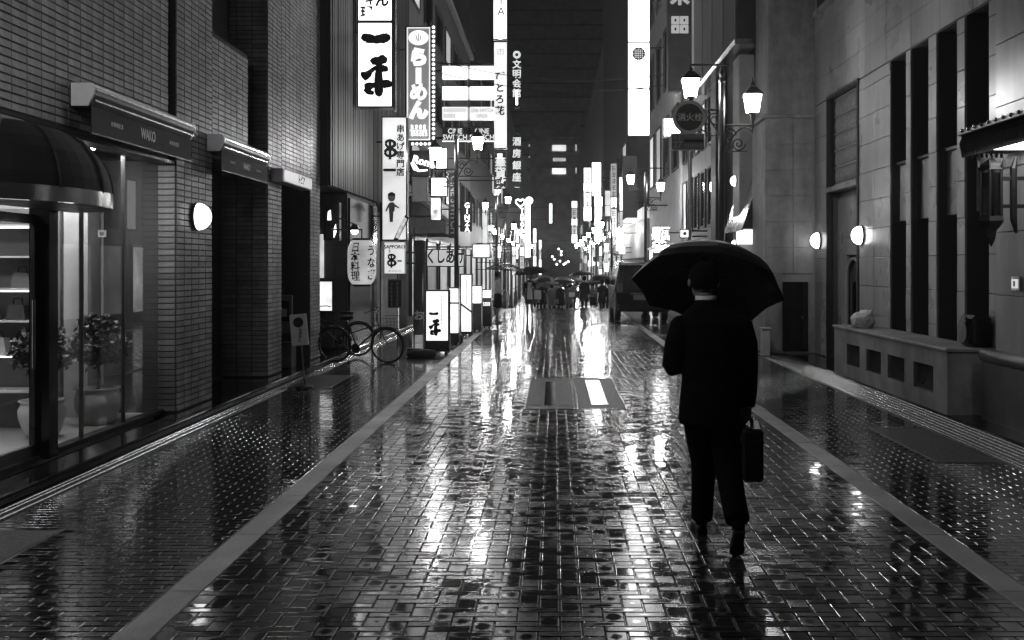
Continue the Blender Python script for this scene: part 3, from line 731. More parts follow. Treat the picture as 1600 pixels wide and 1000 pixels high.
# ================================================================== RIGHT: polished stone building
stn = thing('stone_building', 'polished stone building with tall slit windows on the right of the street', 'building', (5.3, 15, 0))
SX = 5.33
def spart(name, mt, *boxes, **k):
    mb = MB()
    for b in boxes: mb.box(*b)
    return mb.build(name, mt, stn, **k)
SL = [(12.14, 12.85), (13.10, 13.80), (14.10, 14.80), (15.0, 15.7)]
piers = [(11.5, 12.14), (12.85, 13.10), (13.80, 14.10), (14.80, 15.0), (15.7, 17.3)]
SJ = M['stone_joint']
spart('wall', SJ, (SX, 6, 4, 20.25, 5.03, 12))
for a, b in piers: spart('pier', SJ, (SX, 6, a, b, 0, 5.028))
spart('wall', SJ, (SX, 6, 19.3, 20.25, 0, 5.028)); spart('wall', SJ, (SX, 6, 4, 9.6, 0, 5.028))
for a, b in SL:
    spart('spandrel', M['stone'], (5.45, 6, a+.002, b-.002, 2.5, 3.38)); spart('window_sill', M['dark'], (5.40, 5.66, a+.002, b-.002, 3.382, 3.42))
    w = spart('window_pane', M['void'], (5.68, 5.7, a+.002, b-.002, 3.42, 5.028)); w = spart('window_pane', M['void'], (5.68, 5.7, a+.002, b-.002, .5, 2.498))
    spart('sill_wall', M['stone'], (5.36, 6, a+.002, b-.002, 0, .498))
def slabs(a0, a1, z0, z1, pl=None, n=None, ch=.48):
    pl = pl or n
    L_ = a1-a0; k = max(1, round(L_/pl)); w = L_/k
    z = z0; c = 0
    while z < z1-.05:
        zt = min(z+ch, z1); off = 0
        for i in range(k):
            d = random.uniform(-.002, .002)
            MB().cbox(5.3+d, SX+.001, a0+i*w+.003, a0+(i+1)*w-.003, z+.003, zt-.003, .004).build('stone_panel', M['stone'], stn)
        z = zt; c += 1
for a, b in piers[:4]: slabs(a, b, 0.02, 5.02, pl=2)
slabs(15.7, 17.3, .02, 5.02, pl=.8); slabs(19.3, 20.25, .02, 5.02, pl=1); slabs(11.5, 20.25, 5.04, 10.3, pl=1.1)
# recessed entrance bay with grille and arched door
spart('bay_wall', M['stone'], (5.5, 6, 17.302, 19.298, 2.32, 3.2)); spart('bay_wall', M['stone'], (5.5, 6, 17.302, 17.75, 0, 2.0), (5.5, 6, 18.75, 19.298, 0, 2.0), (5.5, 6, 17.302, 19.298, 2.0, 2.31))
spart('bay_frame', M['dark'], (5.27, 5.36, 17.30, 17.36, 0, 5.06), (5.27, 5.36, 19.24, 19.30, 0, 5.06), (5.27, 5.36, 17.361, 19.239, 5.0, 5.06))
spart('bay_sill', M['stone'], (5.26, 5.62, 17.37, 19.23, 3.21, 3.30)); spart('window_pane', M['void'], (5.62, 5.64, 17.302, 19.298, 3.2, 5.028))
g = spart('grille', M['iron'], (5.40, 5.44, 17.37, 17.43, 3.31, 4.98), (5.40, 5.44, 19.17, 19.23, 3.31, 4.98))
for r_ in range(6):
    z = 3.33+r_*.326
    MB().box(5.40, 5.44, 17.43, 19.17, z, z+.035).build('grille_rail', M['grille'], g)
    if r_ < 5:
        for k in range(17):
            yy = 17.5+k*.1; MB().tube([(5.42, yy, z+.036), (5.41, yy, z+.16), (5.42, yy, z+.325)], [.012, .022, .012], 5).build('grille_bar', M['grille'], g)
arch = [(17.8, 0), (18.7, 0), (18.7, 1.55)] + [(18.25+.45*math.cos(q*PI/10), 1.55+.38*math.sin(q*PI/10)) for q in range(1, 10)] + [(17.8, 1.55)]
mb = MB(); mb.prism(arch, 'x', 5.53, 5.58); d = mb.build('arched_door', M['void'], stn)
pts = [(5.5, y_, z_) for y_, z_ in arch[1:]] + [(5.5, 17.8, 0)]; MB().tube(pts, .035, 6).build('door_frame', M['stone'], d)
spart('upper_window', M['void'], (5.28, 5.31, 18.9, 20.0, 6.9, 9.5)); spart('upper_window_sill', M['stone'], (5.2, 5.31, 18.85, 20.05, 6.8, 6.89))
# near pilaster with rounded base
spart('pilaster', SJ, (5.13, 5.329, 9.6, 11.5, 0, 12))
z = .02
while z < 9.5:
    for a, b in ((9.6, 10.55), (10.55, 11.5)): MB().cbox(5.10, 5.131, a+.003, b-.003, z+.003, z+.717, .004).build('stone_panel', M['stone'], stn)
    z += .72
spart('pilaster_side', M['stone'], (5.12, 5.328, 11.501, 11.53, 0, 12)); spart('plinth', M['stone_dark'], (4.98, 5.099, 9.5, 11.6, 0, .68))
MB().tube([(5.06, 9.4, .75), (5.06, 11.68, .75)], .085, 14).build('base_moulding', M['stone_dark'], stn, smooth=True)
# the ventilator block against the wall
vb = thing('vent_block', 'low grey concrete block with four louvred vents along the stone wall', 'vent block', (5, 14.3, 0))
Y0, Y1, FX = 11.9, 16.7, 4.7
vents = [(15.32, 15.99), (14.32, 14.99), (13.36, 14.03), (12.34, 13.02)]
mb = MB(); mb.box(FX, 5.29, Y0, Y1, 0.012, .22).box(FX, 5.29, Y0, Y1, .551, .76)
ed = [Y0] + [v for p in sorted(vents) for v in p] + [Y1]
for i in range(0, len(ed), 2): mb.box(FX, 5.29, ed[i], ed[i+1], .2205, .5505)
mb.build('body', M['stone_rough'], vb)
MB().cbox(4.67, 5.29, Y0-.03, Y1+.02, .761, .81, .012).build('top_slab', M['stone_rough'], vb)
for a, b in vents:
    v = MB().box(5.1, 5.12, a, b, .221, .550).build('vent', M['ink'], vb)
    for k in range(8):
        z = .235+k*.04; MB().quad((4.72, a+.003, z), (4.72, b-.003, z), (4.77, b-.003, z+.026), (4.77, a+.003, z+.026)).build('vent_slat', M['dark'], v)
bg = thing('plastic_bag', 'crumpled white plastic bag left on the far end of the vent block', 'bag', (4.95, 15.9, .81))
bm = bmesh.new(); bmesh.ops.create_icosphere(bm, subdivisions=4, radius=1)
from mathutils import noise
for v in bm.verts:
    n = noise.fractal(v.co*1.7, .9, 2, 4)*.26 + abs(noise.noise(v.co*4.3))*.2
    v.co = v.co*(1+n); v.co.z = max(v.co.z, -.82); v.co = Vector((4.93+v.co.x*.17, 15.85+v.co.y*.2, .81+.125+v.co.z*.15))
mb = MB(); bm.verts.index_update(); mb.add([tuple(v.co) for v in bm.verts], [tuple(v.index for v in f.verts) for f in bm.faces]); bm.free()
mb.build('bag_body', M['plastic_white'], bg, smooth=True)
MB().tube([(4.98, 15.7, 1.03), (5.02, 15.66, 1.12), (5.03, 15.76, 1.1), (5.0, 15.78, 1.0)], [.02, .012, .015, .02], 6).build('knot', M['plastic_white'], bg)
fl = thing('floodlight', 'dark round floodlight housing with a pale oval lens on the near end of the block', 'floodlight', (5.1, 12.1, .81))
MB().cbox(5.03, 5.27, 11.95, 12.35, .81, 1.2, .04).build('housing', M['black'], fl)
mb = MB(); mb.lathe([(0, .03), (.15, .02), (.17, 0), (.17, -.12), (.1, -.2), (0, -.2)], 0, 0, 20); mb.xform(Matrix.Translation((5.0, 12.15, 1.0)) @ Matrix.Rotation(-PI/2, 4, 'Y')); mb.build('barrel', M['black'], fl, smooth=False)
mb = MB(); mb.lathe([(0, .034), (.14, .026)], 0, 0, 20); mb.xform(Matrix.Translation((5.0, 12.15, 1.0)) @ Matrix.Rotation(-PI/2, 4, 'Y')); mb.build('lens', M['facade_mid'], fl)
sconce((5.27, 17.15, 2.32), -1, 'white half globe lamp right of the arched door', 15, .16)
sconce((5.27, 19.9, 2.30), -1, 'white half globe lamp left of the arched door beside the stone pier', 9, .16)
pl_ = thing('wall_plate', 'small bright square plate with an emblem on the near pilaster', 'plaque', (5.09, 10.95, 1.6))
MB().cbox(5.07, 5.098, 10.85, 11.05, 1.52, 1.68, .006).build('plate', M['chrome'], pl_); MB().cbox(5.062, 5.069, 10.88, 11.02, 1.55, 1.65, .003).build('face', emi(.9), pl_); MB().box(5.058, 5.061, 10.93, 10.97, 1.57, 1.63).build('mark', INK, pl_)
# ornate canopy and wall lantern on the near pilaster
cn = thing('ornate_canopy', 'dark fluted entrance canopy with a beaded rim above the wall lantern', 'canopy', (4.9, 9.4, 3.1))
cx0, cx1, cy0, cy1, cz0, cz1 = 4.62, 5.095, 7.4, 11.25, 3.02, 3.30
MB().box(cx0+.06, cx1, cy0, cy1-.06, cz0+.04, cz1-.02).build('core', M['dark'], cn)
mb = MB()
k = 0
yy = cy0
while yy < cy1: mb.tube([(cx0, yy, cz0), (cx0-.02, yy, cz0+.16), (cx0+.01, yy, cz1-.04)], [.014, .022, .018], 6); yy += .055
xx = cx0+.05
while xx < cx1: mb.tube([(xx, cy1, cz0), (xx, cy1+.02, cz0+.16), (xx, cy1-.01, cz1-.04)], [.014, .022, .018], 6); xx += .055
mb.build('fluting', M['iron'], cn, kind='stuff')
MB().cbox(cx0-.05, cx1, cy0, cy1+.05, cz1-.035, cz1+.02, .012).build('rim', M['iron'], cn)
yy = 8.6
while yy < cy1+.03:
    MB().sphere((cx0-.05, yy, cz1+.01), .024, 8, 6).build('bead', M['chrome'], cn, smooth=True); yy += .17
MB().box(cx0+.1, cx1-.05, 8.6, 10.7, cz0+.025, cz0+.039).build('light_panel', emi(9), cn)
wlx, wly = 4.72, 10.75
ln = thing('wall_lantern', 'black ornate hexagonal wall lantern hanging under the fluted canopy', 'lantern', (wlx, wly, 2.1))
hexr = lambda r, z, n=6: [(wlx+r*math.cos(q*PI/3), wly+r*math.sin(q*PI/3), z) for q in range(n)]
for q in range(6):
    a = q*PI/3; MB().tube([(wlx+.115*math.cos(a), wly+.115*math.sin(a), 2.32), (wlx+.115*math.cos(a), wly+.115*math.sin(a), 2.83)], .014, 6).build('corner_post', M['iron'], ln)
    b = a+PI/3; p = [(wlx+.105*math.cos(a), wly+.105*math.sin(a)), (wlx+.105*math.cos(b), wly+.105*math.sin(b))]
    MB().quad((p[0][0], p[0][1], 2.34), (p[1][0], p[1][1], 2.34), (p[1][0], p[1][1], 2.81), (p[0][0], p[0][1], 2.81)).build('lantern_pane', glass_mat('lantern_glass', .15, .2) if 'lantern_glass' not in bpy.data.materials else bpy.data.materials['lantern_glass'], ln)
    MB().tube([(wlx+.14*math.cos(a), wly+.14*math.sin(a), 2.86), (wlx+.15*math.cos(a), wly+.15*math.sin(a), 2.96)], [.02, .003], 6).build('crown_spike', M['iron'], ln)
MB().lathe([(0, 2.98), (.02, 2.96), (.06, 2.93), (.13, 2.88), (.14, 2.83), (0, 2.83)], wlx, wly, 6).build('cap', M['iron'], ln)
MB().lathe([(.13, 2.33), (.14, 2.28), (.10, 2.22), (.06, 2.18), (.05, 2.1), (.03, 2.05), (0, 2.0)], wlx, wly, 6).build('base', M['iron'], ln)
for z in (2.42, 2.72): MB().box(wlx+.1, 5.095, wly-.018, wly+.018, z, z+.04).build('bracket_arm', M['iron'], ln)
MB().tube([(4.99, wly, 2.15), (4.96, wly, 2.3), (4.96, wly, 2.85), (4.99, wly, 2.98)], [.015, .04, .04, .012], 8).build('back_bar', M['iron'], ln)
# stone gate pier beyond
pr = thing('stone_pier', 'massive square stone pier with a ledge and a dark metal door', 'pier', (4.8, 20.9, 0))
MB().cbox(4.30, 5.45, 20.3, 21.6, 0, 4.8, .02).build('lower_shaft', M['stone_rough'], pr)
zz = 0.05
for k in range(9):
    for a, b in ((4.31, 4.86), (4.87, 5.28)):
        if zz < 1.45 and b > 5.0: continue
        if zz < 1.45: b = 4.63
        MB().cbox(a, b, 20.28, 20.301, zz+.003, zz+.525, .004).build('stone_panel', M['stone_rough'], pr)
    zz += .528
MB().cbox(4.24, 5.5, 20.22, 21.66, 4.801, 4.88, .02).build('ledge', M['stone_rough'], pr)
MB().cbox(4.36, 5.45, 20.36, 21.55, 4.881, 12, .02).build('upper_shaft', M['stone_rough'], pr)
d = MB().cbox(4.65, 5.17, 20.26, 20.299, .06, 1.47, .008).build('door', M['black'], pr); MB().lathe([(0, 0), (.03, 0), (.03, .05), (0, .05)], 0, 0, 10).xform(Matrix.Translation((5.04, 20.26, .75)) @ Matrix.Rotation(PI/2, 4, 'X')).build('handle', M['chrome'], d)
MB().cbox(4.72, 4.82, 20.3, 20.36, 4.95, 5.05, .01).build('junction_box', M['facade_mid'], pr)
t = thing('bollard_box', 'short pale utility post at the foot of the stone pier', 'post', (4.22, 19.9, 0))
MB().cbox(4.14, 4.3, 19.8, 20.0, 0, .52, .015).build('body', M['pale'], t); MB().cbox(4.12, 4.32, 19.78, 20.02, .521, .56, .01).build('cap', M['facade_pale'], t)

# ================================================================== other buildings along the street
def block(label, side, Y0, Y1, X, z1, mt, rows=(), cols=0, lit=.0, st=1., z0=-.9, depth=9, name='shop_building', front=None, seed=1, cat='building', ledges=()):
    rr = random.Random(seed); sx = side
    b = thing(name, label, cat, (sx*X, (Y0+Y1)/2, 0))
    MB().cbox(sx*X, sx*(X+depth), Y0, Y1, z0, z1, .03).build('wall', mt, b)
    for z in ledges: MB().cbox(sx*(X-.12), sx*(X-.003), Y0+.02, Y1-.02, z, z+.16, .02).build('ledge', M['facade_pale'], b)
    if cols:
        w = (Y1-Y0)/cols
        for (za, zb) in rows:
            for c in range(cols):
                a, e = Y0+w*c+w*.18, Y0+w*(c+1)-w*.18
                fr = MB()
                for q in ((a, e, za, za+.07), (a, e, zb-.07, zb), (a, a+.07, za+.071, zb-.071), (e-.07, e, za+.071, zb-.071)):
                    fr.box(sx*(X-.06), sx*(X-.002), *q)
                f = fr.build('window_frame', M['facade_dark'], b)
                MB().box(sx*(X-.02), sx*(X-.004), a+.071, e-.071, za+.071, zb-.071).build('pane', emi(round(st*rr.choice((.5, .8, 1.2)), 2)) if rr.random() < lit else M['void'], f)
    if front:                                          # ground floor: lit shop windows between dark posts
        n, za, zb, s_ = front; w = (Y1-Y0)/n
        for c in range(n):
            a, e = Y0+w*c+w*.1, Y0+w*(c+1)-w*.1
            f = MB().box(sx*(X-.10), sx*(X-.002), a-.06, a, za, zb).box(sx*(X-.10), sx*(X-.002), e, e+.06, za, zb).box(sx*(X-.12), sx*(X-.002), a-.06, e+.06, zb+.001, zb+.09).build('shop_front', M['dark'], b)
            MB().box(sx*(X-.03), sx*(X-.004), a+.001, e-.001, za, zb).build('pane', emi(round(s_*rr.choice((.35, .7, 1.1, 1.5)), 2), .5, 1.3), f)
    return b
# left row
tb = thing('timber_building', 'black slatted timber house behind the paper lantern on the left', 'building', (-4.25, 24, 0))
MB().box(-4.27, -10, 20.5, 23.8, 0, 14).box(-4.27, -10, 18.75, 29.0, 3.3, 14).box(-5.6, -10, 18.75, 20.49, 0, 3.29).box(-5.9, -10, 23.81, 29.0, 0, 3.29).build('wall', M['timber'], tb)
y = 18.8
while y < 28.9:
    MB().box(-4.268, -4.215-random.uniform(0, .012), y, y+.13, 3.32, 13.8).build('slat', M['timber'], tb)
    if 20.5 <= y < 23.65: MB().box(-4.268, -4.225, y, y+.15, .1, 3.2).build('slat', M['black'], tb)
    y += .165
MB().box(-4.3, -5.58, 20.44, 20.49, .1, 3.28).build('recess_wall', M['mortar'], tb)
for i in range(7):
    for k in range(9): MB().cbox(-4.31-.18*i-.004, -4.31-.18*(i+1)+.004, 20.42, 20.441, .12+.35*k, .12+.35*(k+1)-.01, .004).build('wall_tile', M['grey_face'] if False else M['facade_dark'], tb)
MB().cbox(-4.3, -5.88, 27.4, 27.6, 0, 3.28, .01).build('recess_wall', M['pale'], tb)
MB().box(-4.3, -5.88, 23.9, 27.39, .02, .06).build('recess_floor', M['floor_in'], tb)
MB().lathe([(0, 3.24), (.16, 3.24), (.16, 3.29), (0, 3.29)], -5.0, 26, 14).build('ceiling_lamp', emi(14), tb)
f = MB().box(-4.52, -4.82, 20.36, 20.419, .85, 1.5).build('menu_case', M['dark'], tb); MB().box(-4.55, -4.79, 20.345, 20.359, .88, 1.47).build('lit_panel', emi(1.6, .3), f)
MB().box(-4.72, -4.88, 20.3, 20.4, 1.55, 2.45).build('lit_post', emi(.9, .4), tb)
MB().tube([(-4.12, 23.7, .05), (-4.12, 23.7, 3.3)], .035, 8).build('rain_pipe', M['chrome'], tb)
b3 = block('grey three storey shop house with a receding pale roof edge on the left', -1, 29.1, 51, 4.3, 12.4, M['facade_mid'], rows=((4.2, 5.6), (7, 8.4), (9.8, 11.2)), cols=7, lit=.25, st=.7, front=(6, .3, 2.6, .4), seed=4)
MB().cbox(-4.1, -4.298, 29.1, 51, 12.3, 12.5, .02).build('roof_edge', M['facade_pale'], b3)
aw = thing('shop_awning', 'dark sloping fabric awning over the shop beyond the gallery of lit signs', 'awning', (-3.9, 31, 3.1))
MB().prism([(-4.29, 3.9), (-4.29, 3.86), (-3.25, 3.1), (-3.25, 3.14)], 'y', 29.6, 33.6).build('canopy', M['facade_dark'], aw)
MB().box(-3.25, -3.235, 29.6, 33.6, 2.75, 3.1).build('valance', M['facade_mid'], aw)
for yy in (29.6, 33.58): MB().prism([(-4.29, 3.86), (-3.26, 3.1), (-3.26, 2.76), (-4.29, 2.76)], 'y', yy, yy+.02).build('side_panel', M['facade_mid'], aw)
block('dark four storey building with sparse lit windows on the left', -1, 51.2, 70, 4.35, 22, M['facade_dark'], rows=((4, 5.5), (8, 9.5), (12, 13.5)), cols=5, lit=.3, st=.6, front=(5, -.5, 2.6, .5), seed=6)
block('tall dark office slab beyond the second left lamp', -1, 70.4, 95, 4.5, 30, M['facade_dark'], rows=((3.5, 5), (7, 8.5)), cols=6, lit=.4, st=.8, front=(6, -.7, 2.4, .5), seed=9)
block('long dim building far down the left side', -1, 95.4, 190, 4.9, 19, M['tower'], rows=((3, 5),), cols=10, lit=.5, st=.8, front=(10, -.9, 2.2, .8), seed=11)
# right row
r2 = block('dark narrow building with a tiled mansard behind the stone pier', 1, 21.65, 27.0, 4.55, 15, M['facade_dark'], rows=((7.5, 9.5),), cols=3, seed=21)
MB().cbox(4.2, 4.548, 22.6, 23.4, 0, 6.6, .02).build('pilaster', M['facade_pale'], r2); MB().cbox(4.25, 4.548, 26.2, 27.0, 0, 15, .02).build('corner_pier', M['timber'], r2)
ms = thing('tiled_canopy', 'steep glazed tile canopy roof with a lit sign beneath beside the stone pier', 'canopy', (4.3, 22.3, 2.6))
for k in range(8):
    for i in range(12):
        a = 21.7+i*.19; x0 = 4.53-.055*k; z0_ = 3.95-.17*k
        mbt = MB(); mbt.prism([(x0, z0_), (x0-.06, z0_-.19), (x0-.025, z0_-.19), (x0+.03, z0_)], 'y', a+.006, a+.184); mbt.build('roof_tile', M['roof_tile'], ms)
MB().prism([(4.54, 3.95), (4.10, 2.6), (4.54, 2.6)], 'y', 21.69, 24.0).build('roof_core', M['dark'], ms)
MB().cbox(4.12, 4.5, 21.75, 22.5, 2.28, 2.585, .01).build('lit_box', emi(2.2), ms)
r3 = block('overhanging glossy upper storeys above the right lamp', 1, 21.8, 28.4, 3.98, 16, M['facade_gloss'], z0=6.8, depth=.5, seed=22, name='glazed_overhang')
for k in range(4): MB().box(3.965, 3.979, 21.85+1.64*k, 21.87+1.64*k, 6.9, 15.9).build('panel_joint', M['dark'], r3)
MB().cbox(3.95, 4.5, 21.78, 28.42, 6.66, 6.79, .02).build('lower_lip', M['chrome'], r3)
r4 = block('shop building with lit stair windows and small signs behind the hydrant sign', 1, 27.1, 34, 4.4, 13, M['facade_mid'], rows=((2.9, 4.6), (5.2, 6.6)), cols=5, lit=.4, st=.8, front=(3, .3, 2.4, 1.2), seed=23)
block('pale building with slim lit windows beside the tall white sign', 1, 34.2, 45.5, 4.35, 18, M['facade_pale'], rows=((5.2, 7.5), (8.6, 11), (12.4, 14.5)), cols=4, lit=.35, st=.9, front=(4, .3, 2.5, 1.), seed=24)
r6 = block('low white building with a row of dark windows behind the parked van', 1, 46, 61, 4.2, 4.6, M['pale'], rows=((.9, 2.2),), cols=7, seed=25)
MB().cbox(4.05, 4.6, 45.95, 61, 4.0, 4.5, .05).build('fascia', emi(.9, .3), r6)
block('very tall dark building rising at the right end of the street', 1, 61.5, 92, 4.55, 60, M['facade_dark'], rows=((4, 5.6), (8, 9.6)), cols=6, lit=.5, st=.8, front=(6, -.7, 2.5, .5), seed=26)
block('long dim building far down the right side', 1, 92.5, 190, 4.9, 24, M['tower'], rows=((3, 5), (7, 9)), cols=10, lit=.5, st=.8, front=(10, -.9, 2.2, .8), seed=27)
tw = thing('tower_block', 'grey tower closing the street with two lit windows', 'building', (0, 226, 0))
MB().cbox(-5.5, 5.6, 222, 232, -1.2, 34, .1).build('wall', M['tower'], tw)
for k in range(9):
    z = 3+k*3.4
    MB().cbox(-4.6, 4.9, 221.7, 221.99, z, z+.35, .05).build('balcony_ledge', M['tower'], tw)
for (a, b_, c, d, s_) in ((863, 884, 227, 236, 1.6), (863, 884, 263, 272, 2.0), (826, 828, 226, 229, 1.5), (826, 828, 244, 247, 1.5), (899, 901, 226, 236, .9), (899, 901, 262, 271, .9), (864, 884, 247, 252, .7)):
    MB().box(XA(a, 221.9), XA(b_, 221.9), 221.6, 221.69, ZA(d, 221.9), ZA(c, 221.9)).build('window', emi(s_, .3, 1), tw)
bt = thing('high_rise', 'huge dark high rise behind the grey tower', 'building', (0, 260, 0))
MB().cbox(-16, 16, 255, 275, -1.2, 95, .2).build('wall', M['tower'], bt)
for k in range(24): MB().cbox(-15.9, 15.9, 254.75, 254.99, 4+k*3.7, 4.4+k*3.7, .05).build('floor_band', M['facade_dark'], bt)

# ================================================================== street lamps
lamp = thing('street_lamp', 'black twin lantern street lamp beside the hydrant sign on the right pavement', 'street lamp', (0, 0, 0), 'twin lantern street lamps')
LAMP_E = emi(190)
I_ = M['iron']
MB().lathe([(0, 0), (.16, 0), (.16, .12), (.12, .2), (.11, .7), (.085, .78), (.07, .9), (.055, 1.0), (.05, 4.75), (.06, 4.77), (.06, 4.8), (.0, 4.8)], 0, 0, 14).build('pole', I_, lamp)
MB().lathe([(.06, 4.8), (.035, 4.84), (.05, 4.9), (.02, 4.98), (0, 5.12)], 0, 0, 10).build('finial', I_, lamp)
for sx, zb in ((-1, 4.52), (1, 4.27)):
    MB().tube([(0, 0, zb-.2), (sx*.52, 0, zb-.2)], .018, 8).build('arm', I_, lamp)
    MB().tube([(0, 0, zb-.62), (sx*.42, 0, zb-.62)], .012, 6).build('lower_arm', I_, lamp)
    for c0, c1, dr in ((.12, -.36, 1), (.27, -.5, -1)):
        pts = []
        for k in range(26):
            q = k*.42; r_ = .115*(1-k/30); pts.append((sx*(c0+r_*math.cos(q)), 0, zb+c1+dr*r_*math.sin(q)))
        MB().tube(pts, .011, 6).build('scroll', I_, lamp)
    pts = [(sx*(.05+.45*u), 0, zb-.6+.36*math.sin(u*2.2)) for u in [k/10 for k in range(11)]]; MB().tube(pts, .013, 6).build('scroll', I_, lamp)
    cx = sx*.5
    MB().lathe([(0, zb-.34), (.012, zb-.3), (.03, zb-.15), (.05, zb-.02), (.10, zb), (.10, zb+.012), (0, zb+.012)], cx, 0, 4).xform(Matrix.Translation((cx, 0, 0)) @ Matrix.Rotation(PI/4, 4, 'Z') @ Matrix.Translation((-cx, 0, 0))).build('lantern_base', I_, lamp)
    a, b = .085, .125
    g = MB(); g.add([(cx-a, -a, zb+.013), (cx+a, -a, zb+.013), (cx+a, a, zb+.013), (cx-a, a, zb+.013), (cx-b, -b, zb+.28), (cx+b, -b, zb+.28), (cx+b, b, zb+.28), (cx-b, b, zb+.28)], [(0, 3, 2, 1), (4, 5, 6, 7), (0, 1, 5, 4), (1, 2, 6, 5), (2, 3, 7, 6), (3, 0, 4, 7)])
    g.build('lantern_glass', LAMP_E, lamp)
    for ux, uy in ((-1, -1), (1, -1), (1, 1), (-1, 1)): MB().tube([(cx+ux*a, uy*a, zb+.0), (cx+ux*b, uy*b, zb+.29)], .009, 5).build('corner_bar', I_, lamp)
    b2 = .16; cap = MB()
    cap.add([(cx-b2, -b2, zb+.285), (cx+b2, -b2, zb+.285), (cx+b2, b2, zb+.285), (cx-b2, b2, zb+.285), (cx-.05, -.05, zb+.42), (cx+.05, -.05, zb+.42), (cx+.05, .05, zb+.42), (cx-.05, .05, zb+.42)], [(0, 3, 2, 1), (4, 5, 6, 7), (0, 1, 5, 4), (1, 2, 6, 5), (2, 3, 7, 6), (3, 0, 4, 7)])
    cap.build('cap', I_, lamp); MB().lathe([(.03, zb+.42), (.04, zb+.46), (.015, zb+.5), (0, zb+.6)], cx, 0, 8).build('knob', I_, lamp)
lamp.location = (2.71, 16.1, 0)
places = [(3.05, 33.2, 0, 'black twin lantern street lamp behind the parked van on the right'), (-2.30, 23.4, PI, 'black twin lantern street lamp among the lit signs on the left pavement'),
          (-2.53, 43.8, PI, 'second black twin lantern street lamp on the left, by the crossing'), (2.9, 50.5, 0, 'third twin lantern lamp from the front on the right side'),
          (2.8, 67, 0, 'fourth twin lantern lamp on the right, glowing near the tall lit signs'), (-2.7, 62, PI, 'third twin lantern lamp on the left, beyond the crossing'),
          (2.8, 84, 0, 'fifth twin lantern lamp on the right, far beyond the crowd'), (-2.8, 80, PI, 'fourth twin lantern lamp on the left, far beyond the crowd'),
          (2.8, 104, 0, 'smallest twin lantern lamp at the far right end'), (-2.8, 102, PI, 'smallest twin lantern lamp at the far left end'),
          (2.85, 58.5, 0, 'twin lantern lamp on the right between the third and fourth ones'), (2.8, 75, 0, 'twin lantern lamp far right between the fourth and fifth ones'), (2.8, 94, 0, 'twin lantern lamp far right just before the smallest one'), (-2.65, 53, PI, 'twin lantern lamp on the left just beyond the crossing'), (-2.75, 71, PI, 'twin lantern lamp far left between the third and fourth ones'), (-2.8, 91, PI, 'twin lantern lamp far left just before the smallest one'),
          (-3.05, 4.7, PI, 'nearest twin lantern street lamp on the left pavement')]
for x, y, rz, lb in places: copy_tree(lamp, (x, y, gz(y) if y > 45 else 0), rz, lb)

# ================================================================== lit signs, left side
W8, W4, W2, W1 = emi(19, .2, 1.5), emi(10.5, .25, 1.5), emi(3.8, .3, 1.2), emi(1.2, .4, 1.2)
Y = 21.0
s = sign_px('hanging_sign', 'tallest white lit sign with two huge black brush characters at upper left', 'sign', 558, 614, -430, 168, Y, [emi(3, .2, 1.1), emi(3, .2, 1.1), W8], depth=.3, splits=(ZA(34, Y), ZA(-150, Y)), wall_x=-4.22)
x0, x1 = XA(562, Y), XA(610, Y)
brush('one', XA(565, Y), ZA(76, Y), XA(609, Y)-XA(565, Y), ZA(48, Y)-ZA(76, Y), Y-.016, s, wk=1.75)
brush('hira', XA(564, Y), ZA(152, Y), XA(609, Y)-XA(564, Y), ZA(90, Y)-ZA(152, Y), Y-.016, s, wk=1.5)
text('日本料理', .27, INK, s, (XA(573, Y), Y-.016, ZA(-11, Y)), vert=True, bold=.035, line=1.05); text('おでん', .3, INK, s, (XA(597, Y), Y-.016, ZA(-20, Y)), vert=True, bold=.04)
MB().box(XA(614, Y)+.01, XA(617, Y), Y+.05, Y+.25, ZA(172, Y), ZA(-70, Y)).build('side_rail', M['chrome'], s)
Y = 27.0
s = sign_px('bubble_sign', 'grey lit sign with bubble shaped white kana and a border of round bulbs', 'sign', 633, 675, 40, 222, Y, emi(.06), depth=.25, border=.05, frame=M['dark'], wall_x=-4.28)
xa, xb, za, zb = XA(636, Y), XA(672, Y), ZA(219, Y), ZA(43, Y)
fr = MB(); e = .022
fr.box(xa, xb, Y-.03, Y-.013, zb-e, zb).box(xa, xb, Y-.03, Y-.013, za, za+e).box(xa, xa+e, Y-.03, Y-.013, za+e, zb-e).box(xb-e, xb, Y-.03, Y-.013, za+e, zb-e); fr.build('neon_border', emi(1.5), s)
xm = (xa+xb)/2
mb = MB(); mb.lathe([(0, .02), (.24, .012), (.27, 0)], 0, 0, 28); mb.xform(Matrix.Translation((xm, Y-.014, ZA(59, Y))) @ Matrix.Rotation(PI/2, 4, 'X') @ Matrix.Diagonal((1, .75, 1, 1))); mb.build('oval', emi(1.9), s)
MB().tube([(xm-.07, Y-.04, ZA(55, Y)), (xm-.03, Y-.04, ZA(64, Y)), (xm+.05, Y-.04, ZA(63, Y)), (xm+.06, Y-.04, ZA(56, Y))], .012, 6).tube([(xm, Y-.04, ZA(53, Y)), (xm, Y-.04, ZA(63, Y))], .012, 6).build('oval_mark', M['grey_face'], s)
for ch, py, sz_ in (('ら', 91, .50), ('ー', 118, .42), ('め', 146, .50), ('ん', 174, .50)):
    if ch == 'ー': MB().cbox(xm-.075, xm+.075, Y-.03, Y-.014, ZA(131, Y), ZA(106, Y), .012).build('bubble_kana', emi(1.9), s)
    else: text(ch, sz_, emi(1.9), s, (xm, Y-.018, ZA(py, Y)), bold=.045 if ch == 'め' else .08, name='bubble_kana')
